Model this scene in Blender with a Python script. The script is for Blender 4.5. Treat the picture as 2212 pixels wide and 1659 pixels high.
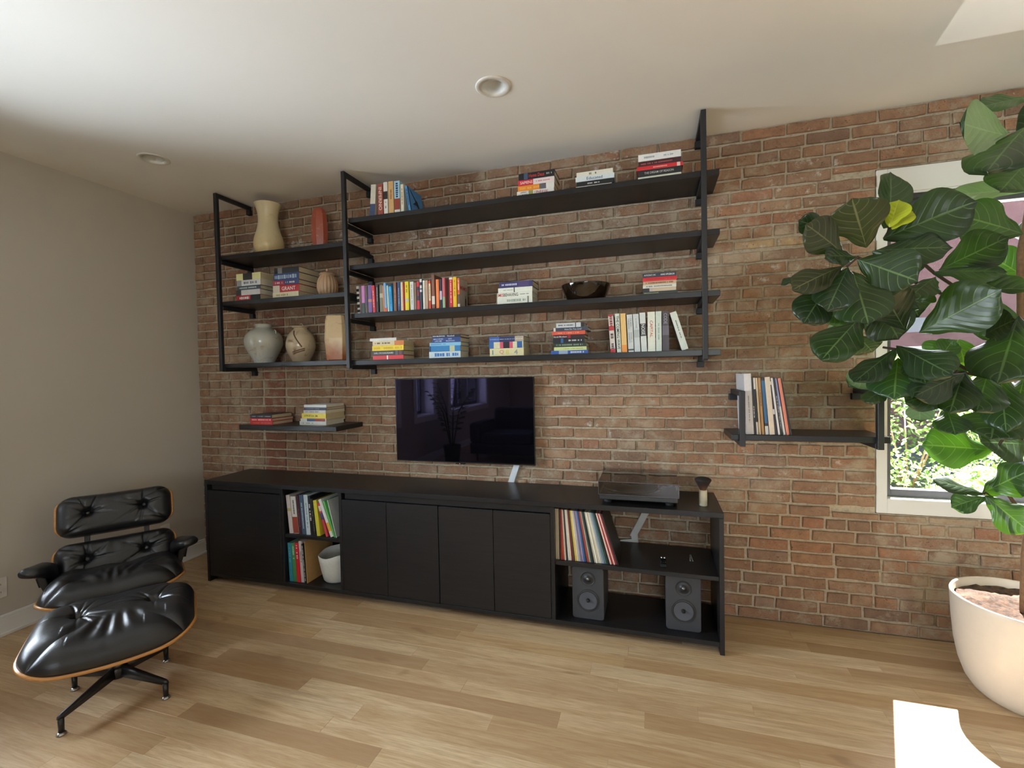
import bpy, bmesh, math, random
import numpy as np
from mathutils import Vector, Matrix, noise

for _o in list(bpy.data.objects):
    bpy.data.objects.remove(_o)
SC = bpy.context.scene
COL = SC.collection

# ------------------------------------------------------------------ camera
IW, IH, FPX = 2212, 1659, 1006.07
CAM_POS = Vector((3.5383, -2.8872, 1.4294))
YAW, PITCH, ROLL = -0.2962, -0.0269, -0.0207
_cy, _sy, _cp, _sp, _cr, _sr = math.cos(YAW), math.sin(YAW), math.cos(PITCH), math.sin(PITCH), math.cos(ROLL), math.sin(ROLL)
FWD = Vector((_sy * _cp, _cy * _cp, _sp))
_r0 = Vector((_cy, -_sy, 0))
_u0 = _r0.cross(FWD)
RIGHT = _cr * _r0 + _sr * _u0
UP = -_sr * _r0 + _cr * _u0
_cd = bpy.data.cameras.new('camera')
_cam = bpy.data.objects.new('camera', _cd)
COL.objects.link(_cam)
_cd.sensor_fit = 'HORIZONTAL'
_cd.sensor_width = 36.0
_cd.lens = FPX / IW * 36.0
_cd.clip_start = 0.02
_cd.clip_end = 400
_cam.matrix_world = Matrix(((RIGHT.x, UP.x, -FWD.x, CAM_POS.x), (RIGHT.y, UP.y, -FWD.y, CAM_POS.y), (RIGHT.z, UP.z, -FWD.z, CAM_POS.z), (0, 0, 0, 1)))
SC.camera = _cam

# ------------------------------------------------------------------ world, sun, daylight, exposure
SUN_DIR = Vector((0.23, 0.597, 0.76)).normalized()      # towards the sun
W = bpy.data.worlds.new('sky')
SC.world = W
W.use_nodes = True
_n = W.node_tree.nodes
_n.clear()
_sky = _n.new('ShaderNodeTexSky')
_sky.sky_type = 'NISHITA'
_sky.sun_disc = False
_sky.sun_elevation = math.asin(SUN_DIR.z)
_sky.sun_rotation = math.atan2(SUN_DIR.x, SUN_DIR.y)
_bg = _n.new('ShaderNodeBackground')
_bg.inputs['Strength'].default_value = 0.32
_wo = _n.new('ShaderNodeOutputWorld')
W.node_tree.links.new(_sky.outputs[0], _bg.inputs[0])
W.node_tree.links.new(_bg.outputs[0], _wo.inputs[0])


def lamp(name, kind, loc, direction, energy, color, **kw):
    d = bpy.data.lights.new(name, kind)
    d.energy = energy
    d.color = color
    for k, v in kw.items():
        setattr(d, k, v)
    o = bpy.data.objects.new(name, d)
    COL.objects.link(o)
    o.location = loc
    o.rotation_euler = Vector(direction).to_track_quat('-Z', 'Y').to_euler()
    return o


lamp('sun', 'SUN', (8, 12, 14), -SUN_DIR, 360.0, (1.0, 0.965, 0.92), angle=0.0093)
# daylight of the open sky in front of the room's other windows, as large as the windows themselves
for _y0, _y1, _e in ((-3.12, -1.36, 190), (-4.30, -3.68, 60), (-6.85, -4.95, 160)):
    lamp('window_daylight', 'AREA', (-0.75, (_y0 + _y1) / 2, 1.62), (1, 0, -0.12), _e, (0.80, 0.90, 1.0),
         shape='RECTANGLE', size=(_y1 - _y0) + 0.2, size_y=1.9)
lamp('window_daylight', 'AREA', (4.6, -8.95, 1.6), (0, 1, 0), 110, (0.90, 0.95, 1.0), shape='RECTANGLE', size=2.3, size_y=1.9)
lamp('window_daylight', 'AREA', (5.45, 0.75, 1.75), (-0.25, -1, -0.25), 34, (0.95, 0.98, 1.0), shape='RECTANGLE', size=1.7, size_y=1.8)
# spot added outside as reflected sun glare, thrown through the window onto the ceiling
lamp('glare_spot', 'SPOT', (5.15, 3.2, -0.67), (-0.075, -0.48, 0.42), 260.0, (1.0, 0.98, 0.95), spot_size=0.75, spot_blend=0.15, shadow_soft_size=0.012)

SC.view_settings.view_transform = 'Standard'
SC.view_settings.look = 'None'
SC.view_settings.gamma = 1.0
SC.view_settings.use_curve_mapping = False
SC.view_settings.exposure = 0.82
SC.cycles.use_denoising = True
SC.cycles.max_bounces = 10
SC.cycles.diffuse_bounces = 6
SC.cycles.glossy_bounces = 4
SC.cycles.transmission_bounces = 8
SC.cycles.transparent_max_bounces = 16
SC.cycles.caustics_reflective = False
SC.cycles.caustics_refractive = False
SC.cycles.sample_clamp_indirect = 160.0

# ------------------------------------------------------------------ helpers
rng = random.Random(7)


def lin(c):
    c = c / 255.0
    return c / 12.92 if c <= 0.04045 else ((c + 0.055) / 1.055) ** 2.4


def C(r, g, b):
    return (lin(r), lin(g), lin(b), 1.0)


def ray(px, py):
    return RIGHT * ((px - IW / 2) / FPX) - UP * ((py - IH / 2) / FPX) + FWD


def on_y(px, py, y):
    d = ray(px, py)
    return CAM_POS + d * ((y - CAM_POS.y) / d.y)


def on_z(px, py, z):
    d = ray(px, py)
    return CAM_POS + d * ((z - CAM_POS.z) / d.z)


def on_x(px, py, x):
    d = ray(px, py)
    return CAM_POS + d * ((x - CAM_POS.x) / d.x)


def to_px(p):
    d = Vector(p) - CAM_POS
    z = d.dot(FWD)
    return (IW / 2 + FPX * d.dot(RIGHT) / z, IH / 2 - FPX * d.dot(UP) / z, z)


MATS = {}


def new_mat(name):
    m = bpy.data.materials.new(name)
    m.use_nodes = True
    nt = m.node_tree
    nt.nodes.clear()
    out = nt.nodes.new('ShaderNodeOutputMaterial')
    bs = nt.nodes.new('ShaderNodeBsdfPrincipled')
    nt.links.new(bs.outputs[0], out.inputs[0])
    return m, nt, bs, out


def noise_node(nt, scale, detail=4.0, rough=0.55, vec=None, dist=0.0):
    n = nt.nodes.new('ShaderNodeTexNoise')
    n.inputs['Scale'].default_value = scale
    n.inputs['Detail'].default_value = detail
    n.inputs['Roughness'].default_value = rough
    n.inputs['Distortion'].default_value = dist
    if vec is not None:
        nt.links.new(vec, n.inputs['Vector'])
    return n


def ramp_node(nt, fac, stops, interp='LINEAR'):
    r = nt.nodes.new('ShaderNodeValToRGB')
    r.color_ramp.interpolation = interp
    e = r.color_ramp.elements
    while len(e) < len(stops):
        e.new(0.5)
    for i, (p, c) in enumerate(stops):
        e[i].position = p
        e[i].color = c
    nt.links.new(fac, r.inputs[0])
    return r


def mix_node(nt, fac, a, b, blend='MIX'):
    m = nt.nodes.new('ShaderNodeMix')
    m.data_type = 'RGBA'
    m.blend_type = blend
    for sock, val in ((m.inputs[0], fac), (m.inputs[6], a), (m.inputs[7], b)):
        if hasattr(val, 'node'):
            nt.links.new(val, sock)
        else:
            sock.default_value = val
    return m.outputs[2]


def math_node(nt, op, a, b=None, clamp=False):
    m = nt.nodes.new('ShaderNodeMath')
    m.operation = op
    m.use_clamp = clamp
    for i, val in enumerate((a, b)):
        if val is None:
            continue
        if hasattr(val, 'node'):
            nt.links.new(val, m.inputs[i])
        else:
            m.inputs[i].default_value = val
    return m.outputs[0]


def bump_node(nt, height, strength, dist, bs, normal=None):
    b = nt.nodes.new('ShaderNodeBump')
    b.inputs['Strength'].default_value = strength
    b.inputs['Distance'].default_value = dist
    nt.links.new(height, b.inputs['Height'])
    if normal is not None:
        nt.links.new(normal, b.inputs['Normal'])
    nt.links.new(b.outputs[0], bs.inputs['Normal'])
    return b.outputs[0]


def geo_pos(nt):
    return nt.nodes.new('ShaderNodeNewGeometry').outputs['Position']


def obj_pos(nt):
    return nt.nodes.new('ShaderNodeTexCoord').outputs['Object']


def stretch(nt, vec, sx, sy, sz):
    m = nt.nodes.new('ShaderNodeMapping')
    m.inputs['Scale'].default_value = (sx, sy, sz)
    nt.links.new(vec, m.inputs['Vector'])
    return m.outputs[0]


def plain(name, rgb, rough=0.5, metal=0.0, spec=0.5, var=0.06, nscale=30.0, bump=0.0, bdist=0.002, coat=0.0, trans=0.0):
    """principled with a little procedural mottling"""
    key = (name, rgb, rough, metal)
    if key in MATS:
        return MATS[key]
    m, nt, bs, out = new_mat(name)
    col = C(*rgb)
    n = noise_node(nt, nscale, 5.0, vec=obj_pos(nt))
    lo = tuple(max(0, c * (1 - var)) for c in col[:3]) + (1,)
    hi = tuple(min(1, c * (1 + var)) for c in col[:3]) + (1,)
    r = ramp_node(nt, n.outputs[0], [(0.3, lo), (0.7, hi)])
    nt.links.new(r.outputs[0], bs.inputs['Base Color'])
    bs.inputs['Roughness'].default_value = rough
    bs.inputs['Metallic'].default_value = metal
    bs.inputs['Specular IOR Level'].default_value = spec
    bs.inputs['Coat Weight'].default_value = coat
    if bump:
        bump_node(nt, n.outputs[0], bump, bdist, bs)
    MATS[key] = m
    return m


def link(o, parent=None):
    COL.objects.link(o)
    if parent is not None:
        o.parent = parent
    return o


def tag(o, label=None, cat=None, group=None, kind=None):
    if label:
        o['label'] = label
    if cat:
        o['category'] = cat
    if group:
        o['group'] = group
    if kind:
        o['kind'] = kind
    return o


def thing(name, label, cat, loc=(0, 0, 0), group=None, mat=None):
    o = bpy.data.objects.new(name, None)
    o.empty_display_size = 0.05
    COL.objects.link(o)
    if mat is not None:
        o.matrix_world = mat
    else:
        o.location = loc
    return tag(o, label, cat, group)


class MB:
    """mesh builder: boxes, tubes, lathes collected into one mesh"""

    def __init__(self):
        self.v, self.f, self.m, self.mats = [], [], [], []
        self.smooth = []

    def mi(self, mat):
        if mat not in self.mats:
            self.mats.append(mat)
        return self.mats.index(mat)

    def add(self, vs, fs, mat=None, smooth=False):
        b = len(self.v)
        self.v += [tuple(x) for x in vs]
        k = self.mi(mat)
        for f in fs:
            self.f.append(tuple(b + i for i in f))
            self.m.append(k)
            self.smooth.append(smooth)
        return self

    def box(self, x0, x1, y0, y1, z0, z1, mat=None):
        vs = [(x0, y0, z0), (x1, y0, z0), (x1, y1, z0), (x0, y1, z0), (x0, y0, z1), (x1, y0, z1), (x1, y1, z1), (x0, y1, z1)]
        fs = [(0, 3, 2, 1), (4, 5, 6, 7), (0, 1, 5, 4), (1, 2, 6, 5), (2, 3, 7, 6), (3, 0, 4, 7)]
        return self.add(vs, fs, mat)

    def beam(self, a, b, w, h, mat=None, up=(0, 0, 1)):
        """box bar from a to b, w across, h along up"""
        a, b = Vector(a), Vector(b)
        d = (b - a).normalized()
        s = d.cross(Vector(up))
        if s.length < 1e-6:
            s = d.cross(Vector((0, 1, 0)))
        s.normalize()
        t = s.cross(d).normalized()
        vs = []
        for p in (a, b):
            for i, j in ((-1, -1), (1, -1), (1, 1), (-1, 1)):
                vs.append(p + s * (i * w / 2) + t * (j * h / 2))
        fs = [(0, 1, 2, 3), (7, 6, 5, 4), (0, 4, 5, 1), (1, 5, 6, 2), (2, 6, 7, 3), (3, 7, 4, 0)]
        return self.add(vs, fs, mat)

    def tube(self, pts, radii, seg=12, mat=None, caps=True):
        pts = [Vector(p) for p in pts]
        if not hasattr(radii, '__len__'):
            radii = [radii] * len(pts)
        vs, fs = [], []
        ref = None
        for i, p in enumerate(pts):
            d = (pts[min(i + 1, len(pts) - 1)] - pts[max(i - 1, 0)]).normalized()
            if ref is None:
                ref = d.orthogonal().normalized()
            ref = (ref - d * ref.dot(d)).normalized()
            q = d.cross(ref)
            for k in range(seg):
                a = 2 * math.pi * k / seg
                vs.append(p + (ref * math.cos(a) + q * math.sin(a)) * radii[i])
        for i in range(len(pts) - 1):
            for k in range(seg):
                k2 = (k + 1) % seg
                fs.append((i * seg + k, i * seg + k2, (i + 1) * seg + k2, (i + 1) * seg + k))
        self.add(vs, fs, mat, True)
        if caps:
            b = len(self.v) - len(vs)
            kk = self.mi(mat)
            self.f.append(tuple(b + k for k in reversed(range(seg))))
            self.f.append(tuple(b + (len(pts) - 1) * seg + k for k in range(seg)))
            self.m += [kk, kk]
            self.smooth += [False, False]
        return self

    def lathe(self, prof, seg=48, c=(0, 0, 0), mat=None, axis='z', cap_ends=False, wob=None, smooth=True):
        """prof: list of (r, h)"""
        vs, fs = [], []
        n = len(prof)
        for i, (r, h) in enumerate(prof):
            for k in range(seg):
                a = 2 * math.pi * k / seg
                rr = r * (wob(a, i / (n - 1)) if wob else 1)
                p = (rr * math.cos(a), rr * math.sin(a), h)
                if axis == 'y':
                    p = (p[0], p[2], p[1])
                vs.append((p[0] + c[0], p[1] + c[1], p[2] + c[2]))
        flip = axis == 'y'
        for i in range(n - 1):
            for k in range(seg):
                k2 = (k + 1) % seg
                q = (i * seg + k, i * seg + k2, (i + 1) * seg + k2, (i + 1) * seg + k)
                fs.append(q[::-1] if flip else q)
        self.add(vs, fs, mat, smooth)
        if cap_ends:
            b = len(self.v) - len(vs)
            kk = self.mi(mat)
            lo = tuple(b + k for k in range(seg))
            hi = tuple(b + (n - 1) * seg + k for k in range(seg))
            self.f.append(lo if flip else lo[::-1])
            self.f.append(hi[::-1] if flip else hi)
            self.m += [kk, kk]
            self.smooth += [False, False]
        return self

    def mesh(self, name, bevel=0.0, segs=1):
        me = bpy.data.meshes.new(name)
        me.from_pydata(self.v, [], self.f)
        for mt in self.mats:
            me.materials.append(mt)
        me.polygons.foreach_set('material_index', self.m)
        me.polygons.foreach_set('use_smooth', self.smooth)
        if bevel:
            bm = bmesh.new()
            bm.from_mesh(me)
            bmesh.ops.remove_doubles(bm, verts=bm.verts, dist=1e-6)
            es = [e for e in bm.edges if len(e.link_faces) == 2 and e.calc_face_angle(0) > 0.5]
            bmesh.ops.bevel(bm, geom=es, offset=bevel, segments=segs, affect='EDGES', profile=0.5, clamp_overlap=True)
            bm.to_mesh(me)
            bm.free()
        me.update()
        return me

    def build(self, name, parent=None, bevel=0.0, segs=1, loc=None):
        o = bpy.data.objects.new(name, self.mesh(name, bevel, segs))
        link(o, parent)
        if loc is not None:
            o.location = loc
        return o


def boxobj(name, x0, x1, y0, y1, z0, z1, mat, parent=None, bevel=0.0):
    return MB().box(x0, x1, y0, y1, z0, z1, mat).build(name, parent, bevel)


def copy_tree(o, parent=None):
    c = o.copy()
    COL.objects.link(c)
    c.parent = parent
    for ch in o.children:
        copy_tree(ch, c)
    return c


TXT = {}


def text_mesh(s, bold=0.0):
    """flat lettering mesh one unit high, running along +x from 0"""
    if (s, bold) in TXT:
        return TXT[(s, bold)]
    cu = bpy.data.curves.new('lettering', 'FONT')
    cu.body = s
    cu.size = 1.0
    cu.resolution_u = 2
    cu.offset = bold
    o = bpy.data.objects.new('lettering', cu)
    me = bpy.data.meshes.new_from_object(o)
    bpy.data.objects.remove(o)
    xs = [v.co.x for v in me.vertices] or [0, 1]
    ys = [v.co.y for v in me.vertices] or [0, 1]
    TXT[(s, bold)] = ([tuple(v.co) for v in me.vertices], [tuple(p.vertices) for p in me.polygons], (min(xs), max(xs), min(ys), max(ys)))
    return TXT[(s, bold)]

# ------------------------------------------------------------------ surface materials
def tone_source(nt, from_attr):
    if from_attr:
        a = nt.nodes.new('ShaderNodeAttribute')
        a.attribute_name = 'tone'
        return a.outputs['Fac']
    return nt.nodes.new('ShaderNodeObjectInfo').outputs['Random']


MORTAR = (176, 163, 140)


def brick_mat(name, from_attr, pale=False, red=False):
    m, nt, bs, out = new_mat(name)
    t = tone_source(nt, from_attr)
    if pale:
        cols = [(0.0, C(178, 150, 112)), (0.5, C(190, 165, 128)), (1.0, C(172, 140, 104))]
    elif red:
        cols = [(0.0, C(150, 92, 76)), (0.5, C(140, 96, 80)), (1.0, C(160, 104, 86))]
    else:
        cols = [(0.0, C(150, 122, 99)), (0.14, C(164, 128, 100)), (0.28, C(143, 117, 97)), (0.42, C(172, 141, 114)),
                (0.56, C(154, 119, 93)), (0.68, C(158, 133, 114)), (0.8, C(131, 106, 89)), (0.9, C(172, 131, 101)), (1.0, C(160, 116, 92))]
    base = ramp_node(nt, t, cols).outputs[0]
    p = geo_pos(nt)
    n1 = noise_node(nt, 22.0, 6.0, 0.6, p)
    c1 = mix_node(nt, ramp_node(nt, n1.outputs[0], [(0.35, (0, 0, 0, 1)), (0.7, (0.75, 0.75, 0.75, 1))]).outputs[0], base, C(118, 90, 72))
    # clay flecks, pores
    n2 = noise_node(nt, 130.0, 3.0, 0.5, p)
    pores = ramp_node(nt, n2.outputs[0], [(0.31, (1, 1, 1, 1)), (0.385, (0, 0, 0, 1))]).outputs[0]
    n6 = noise_node(nt, 9.0, 2.0, 0.5, p)
    pm = math_node(nt, 'MULTIPLY', pores, ramp_node(nt, n6.outputs[0], [(0.42, (0.1, 0.1, 0.1, 1)), (0.62, (0.9, 0.9, 0.9, 1))]).outputs[0])
    c2 = mix_node(nt, pm, c1, C(72, 54, 44))
    # old mortar smeared over the faces
    n3 = noise_node(nt, 11.0, 8.0, 0.7, p, 0.2)
    n4 = noise_node(nt, 1.7, 3.0, 0.5, p)
    smear = math_node(nt, 'ADD', n3.outputs[0], math_node(nt, 'MULTIPLY', math_node(nt, 'SUBTRACT', n4.outputs[0], 0.5), 0.55))
    sm = ramp_node(nt, smear, [(0.49, (0, 0, 0, 1)), (0.64, (0.8, 0.8, 0.8, 1))]).outputs[0]
    c3 = mix_node(nt, sm, c2, C(176, 160, 138))
    # white salts
    n5 = noise_node(nt, 16.0, 8.0, 0.72, p, 0.2)
    n7 = noise_node(nt, 1.1, 2.0, 0.5, p)
    eff = math_node(nt, 'ADD', n5.outputs[0], math_node(nt, 'MULTIPLY', math_node(nt, 'SUBTRACT', n7.outputs[0], 0.5), 0.7))
    ef = ramp_node(nt, eff, [(0.64, (0, 0, 0, 1)), (0.74, (0.8, 0.8, 0.8, 1))]).outputs[0]
    c4 = mix_node(nt, ef, c3, C(205, 200, 190))
    nt.links.new(c4, bs.inputs['Base Color'])
    bs.inputs['Roughness'].default_value = 0.9
    bs.inputs['Specular IOR Level'].default_value = 0.2
    h = math_node(nt, 'ADD', n1.outputs[0], math_node(nt, 'MULTIPLY', n2.outputs[0], 0.6))
    bump_node(nt, h, 0.75, 0.004, bs)
    return m


def mortar_mat():
    m, nt, bs, out = new_mat('mortar')
    p = geo_pos(nt)
    n1 = noise_node(nt, 60.0, 6.0, 0.65, p)
    n2 = noise_node(nt, 5.0, 4.0, 0.6, p)
    a = ramp_node(nt, n1.outputs[0], [(0.25, C(128, 114, 95)), (0.42, C(184, 170, 146)), (0.8, C(214, 203, 180))]).outputs[0]
    b = mix_node(nt, math_node(nt, 'MULTIPLY', n2.outputs[0], 0.5), a, C(160, 150, 132))
    nt.links.new(b, bs.inputs['Base Color'])
    bs.inputs['Roughness'].default_value = 0.95
    bs.inputs['Specular IOR Level'].default_value = 0.1
    bump_node(nt, n1.outputs[0], 0.9, 0.006, bs)
    return m


def oak_mat(name, from_attr):
    m, nt, bs, out = new_mat(name)
    t = tone_source(nt, from_attr)
    base = ramp_node(nt, t, [(0.0, C(204, 177, 138)), (0.15, C(220, 196, 158)), (0.3, C(184, 153, 113)), (0.45, C(224, 203, 168)),
                             (0.6, C(206, 175, 130)), (0.74, C(174, 145, 110)), (0.86, C(214, 188, 148)), (1.0, C(228, 208, 174))]).outputs[0]
    p = geo_pos(nt)
    off = nt.nodes.new('ShaderNodeVectorMath')
    off.operation = 'ADD'
    cmb = nt.nodes.new('ShaderNodeCombineXYZ')
    nt.links.new(math_node(nt, 'MULTIPLY', t, 37.0), cmb.inputs[0])
    nt.links.new(math_node(nt, 'MULTIPLY', t, 91.0), cmb.inputs[1])
    nt.links.new(p, off.inputs[0])
    nt.links.new(cmb.outputs[0], off.inputs[1])
    v = off.outputs[0]
    g1 = noise_node(nt, 1.0, 6.0, 0.6, stretch(nt, v, 2.2, 26.0, 1.0), 1.2)
    g2 = noise_node(nt, 1.0, 4.0, 0.6, stretch(nt, v, 12.0, 160.0, 1.0))
    a = mix_node(nt, ramp_node(nt, g1.outputs[0], [(0.36, (0.6, 0.6, 0.6, 1)), (0.62, (0, 0, 0, 1))]).outputs[0], base, C(168, 132, 92))
    b = mix_node(nt, ramp_node(nt, g2.outputs[0], [(0.35, (0.35, 0.35, 0.35, 1)), (0.55, (0, 0, 0, 1))]).outputs[0], a, C(160, 124, 86))
    k = noise_node(nt, 3.4, 2.0, 0.5, stretch(nt, v, 1.0, 2.2, 1.0))
    kn = ramp_node(nt, k.outputs[0], [(0.26, (0.55, 0.55, 0.55, 1)), (0.31, (0, 0, 0, 1))]).outputs[0]
    c = mix_node(nt, kn, b, C(142, 110, 78))
    nt.links.new(c, bs.inputs['Base Color'])
    bs.inputs['Roughness'].default_value = 0.36
    bs.inputs['Specular IOR Level'].default_value = 0.45
    bump_node(nt, g2.outputs[0], 0.12, 0.001, bs)
    return m


def paint_mat(name, rgb, rough=0.85):
    m, nt, bs, out = new_mat(name)
    p = geo_pos(nt)
    n = noise_node(nt, 2.0, 3.0, 0.5, p)
    col = C(*rgb)
    r = ramp_node(nt, n.outputs[0], [(0.3, tuple(c * 0.985 for c in col[:3]) + (1,)), (0.7, tuple(min(1, c * 1.015) for c in col[:3]) + (1,))])
    nt.links.new(r.outputs[0], bs.inputs['Base Color'])
    bs.inputs['Roughness'].default_value = rough
    bs.inputs['Specular IOR Level'].default_value = 0.3
    n2 = noise_node(nt, 350.0, 2.0, 0.5, p)
    bump_node(nt, n2.outputs[0], 0.08, 0.001, bs)
    return m


def glass_mat(name, tint=(1, 1, 1, 1), rough=0.0, refl=1.0):
    m, nt, bs, out = new_mat(name)
    nt.nodes.remove(bs)
    tr = nt.nodes.new('ShaderNodeBsdfTransparent')
    tr.inputs[0].default_value = tint
    gl = nt.nodes.new('ShaderNodeBsdfGlossy')
    gl.inputs['Roughness'].default_value = rough
    fr = nt.nodes.new('ShaderNodeFresnel')
    fr.inputs[0].default_value = 1.45
    n = noise_node(nt, 3.0, 2.0, vec=obj_pos(nt))
    f = math_node(nt, 'MULTIPLY', fr.outputs[0], math_node(nt, 'MULTIPLY_ADD' if False else 'MULTIPLY', ramp_node(nt, n.outputs[0], [(0, (0.9, 0.9, 0.9, 1)), (1, (1, 1, 1, 1))]).outputs[0], refl))
    mx = nt.nodes.new('ShaderNodeMixShader')
    nt.links.new(f, mx.inputs[0])
    nt.links.new(tr.outputs[0], mx.inputs[1])
    nt.links.new(gl.outputs[0], mx.inputs[2])
    nt.links.new(mx.outputs[0], out.inputs[0])
    return m


M_BRICK = brick_mat('brick_clay', False)
M_BRICK_A = brick_mat('brick_clay_field', True)
M_BRICK_PALE = brick_mat('brick_pale', False, pale=True)
M_BRICK_RED = brick_mat('brick_infill', False, red=True)
M_MORTAR = mortar_mat()
M_OAK = oak_mat('oak_plank', False)
M_OAK_A = oak_mat('oak_plank_field', True)
M_CEIL = paint_mat('ceiling_paint', (236, 234, 227))
M_WALL = paint_mat('wall_paint', (190, 184, 172))
M_WHITE = paint_mat('white_trim_paint', (230, 230, 226), 0.5)
M_GLASS = glass_mat('window_glass')
M_STEEL = plain('window_frame_grey', (92, 94, 100), 0.4)
M_BLACK = plain('black_steel', (27, 28, 31), 0.5, bump=0.15, nscale=90)
M_BLACKW = None

H = 2.74
RX, BY = 6.7, -8.6            # right wall, rear wall
WX0, WX1, WZ0, WZ1 = 4.648, 6.20, 0.640, 2.434     # window opening in the brick wall

# ------------------------------------------------------------------ brick wall
NROW = 41
CH = H / NROW


def in_window(x0, x1, z):
    return z + 0.03 > WZ0 and z - 0.03 < WZ1 and x1 > WX0 and x0 < WX1


mb = MB()
mb.box(-0.15, WX0, 0.006, 0.30, 0, H, M_MORTAR)
mb.box(WX1, RX + 0.15, 0.006, 0.30, 0, H, M_MORTAR)
mb.box(WX0, WX1, 0.006, 0.30, 0, WZ0, M_MORTAR)
mb.box(WX0, WX1, 0.006, 0.30, WZ1, H, M_MORTAR)
wall_back = tag(mb.build('wall_back'), 'old exposed brick wall with sandy mortar joints', kind='structure')


def brick_shape(L, Hh, seed):
    """irregular brick, back ring / chamfer ring / proud face, centred on x,z"""
    r = random.Random(seed)
    out = []
    nx = 5 if L > 0.15 else 3
    ring = [(-L / 2 + L * i / (nx - 1), -Hh / 2) for i in range(nx)] + [(L / 2 - L * i / (nx - 1), Hh / 2) for i in range(nx)]
    jit = [(r.uniform(-0.003, 0.003), r.uniform(-0.003, 0.003)) for _ in ring]
    vs = []
    for k, (y, inset, jj) in enumerate(((0.014, 0.0, 0.4), (-0.0015, 0.0005, 1.0), (-0.0055, 0.0042, 1.25))):
        for (x, z), (jx, jz) in zip(ring, jit):
            sx = 1 - 2 * inset / L
            sz = 1 - 2 * inset / Hh
            dy = r.uniform(-0.0012, 0.0012) if k == 2 else 0
            vs.append((x * sx + jx * jj, y + dy, z * sz + jz * jj))
    n = len(ring)
    fs = []
    for k in (0, 1):
        for i in range(n):
            j = (i + 1) % n
            fs.append((k * n + i, k * n + j, (k + 1) * n + j, (k + 1) * n + i))
    for i in range(nx - 1):
        a, b = 2 * n + i, 2 * n + i + 1
        c, d = 2 * n + n - 2 - i, 2 * n + n - 1 - i
        fs.append((a, b, c, d))
    return vs, fs


STR_L, HEAD_L, BH = 0.203, 0.098, CH - 0.0125
SHAPES = {'s': [brick_shape(STR_L, BH, 100 + i) for i in range(14)], 'h': [brick_shape(HEAD_L, BH, 300 + i) for i in range(10)]}


def shape_mesh(vs, fs, mats, name='brick'):
    me = bpy.data.meshes.new(name)
    me.from_pydata(vs, [], fs)
    for q in mats:
        me.materials.append(q)
    return me


BRICKS = []          # (x0, x1, zc, kind, shape, proud, tilt, special)
br = random.Random(41)
for r_ in range(NROW):
    zc = (r_ + 0.5) * CH
    head = r_ % 6 == 2
    pitch = 0.108 if head else 0.2125
    x = -pitch * (0.5 if r_ % 2 else 0.02) - br.uniform(0, 0.03)
    while x < RX:
        L = pitch * br.uniform(0.955, 1.045)
        if not head and br.random() < 0.05:
            L = 0.108
        x0, x1 = x + 0.0058, x + L - 0.0058
        x += L
        if x1 < 0.02 or x0 > RX:
            continue
        x0, x1 = max(x0, 0.002), min(x1, RX)
        zlo, zhi, szr, zcc = r_ * CH, (r_ + 1) * CH, 1.0, zc
        if zlo < WZ0 - 0.012 < zhi and x1 > WX0 and x0 < WX1:
            szr, zcc = (WZ0 - zlo) / CH * 0.96, (zlo + WZ0) / 2
        elif zlo < WZ1 + 0.012 < zhi and x1 > WX0 and x0 < WX1:
            szr, zcc = (zhi - WZ1) / CH * 0.96, (zhi + WZ1) / 2
        elif in_window(x0, x1, zc):
            if x0 < WX0 - 0.03 and x1 > WX0:
                x1 = WX0 - 0.003
            elif x1 > WX1 + 0.03 and x0 < WX1:
                x0 = WX1 + 0.003
            else:
                continue
        special = None
        # an old chase, filled in with a single column of bricks
        if 0.70 < zc < 2.1:
            cx0, cx1 = 0.652 + 0.02 * (zc - 1.3), 0.856 + 0.02 * (zc - 1.3)
            if x0 >= cx0 - 0.004 and x1 <= cx1 + 0.004:
                continue
            if x0 < cx0 < x1:
                x1 = cx0 - 0.006
            elif x0 < cx1 < x1:
                x0 = cx1 + 0.006
        if x1 - x0 < 0.03:
            continue
        if r_ == 31 and 3.86 < x0 and x1 < 4.66:
            special = 'pale'
        dz = br.uniform(-0.0015, 0.0015)
        BRICKS.append((x0, x1, zcc + dz, 's' if x1 - x0 > 0.14 else 'h', br.randrange(10), br.uniform(-0.002, 0.003), br.uniform(-0.006, 0.006), special, br.random(), szr))
for r_ in range(NROW):
    zc = (r_ + 0.5) * CH
    if 0.70 < zc < 2.1:
        o = 0.02 * (zc - 1.3)
        BRICKS.append((0.660 + o, 0.848 + o, zc, 's', br.randrange(10), 0.001, 0, 'red', br.random(), 1.0))


def brick_rank(b):
    x, z = (b[0] + b[1]) / 2, b[2]
    u, v, d = to_px((x, 0, z))
    if not (0 < u < IW and 0 < v < IH):
        return 0
    a0, a1 = to_px((b[0], 0, z)), to_px((b[1], 0, z))
    area = abs(a1[0] - a0[0]) * BH * FPX / d
    if x < 3.84 and u < 1560 and v > 1090:
        return 0
    if 852 < u < 1158 and 812 < v < 1008:
        return 0
    if u > 1880 and 210 < v < 480:
        area *= 0.5
    if u > 1740 and 480 < v < 800 or u > 2050:
        area *= 0.1
    return area


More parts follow.
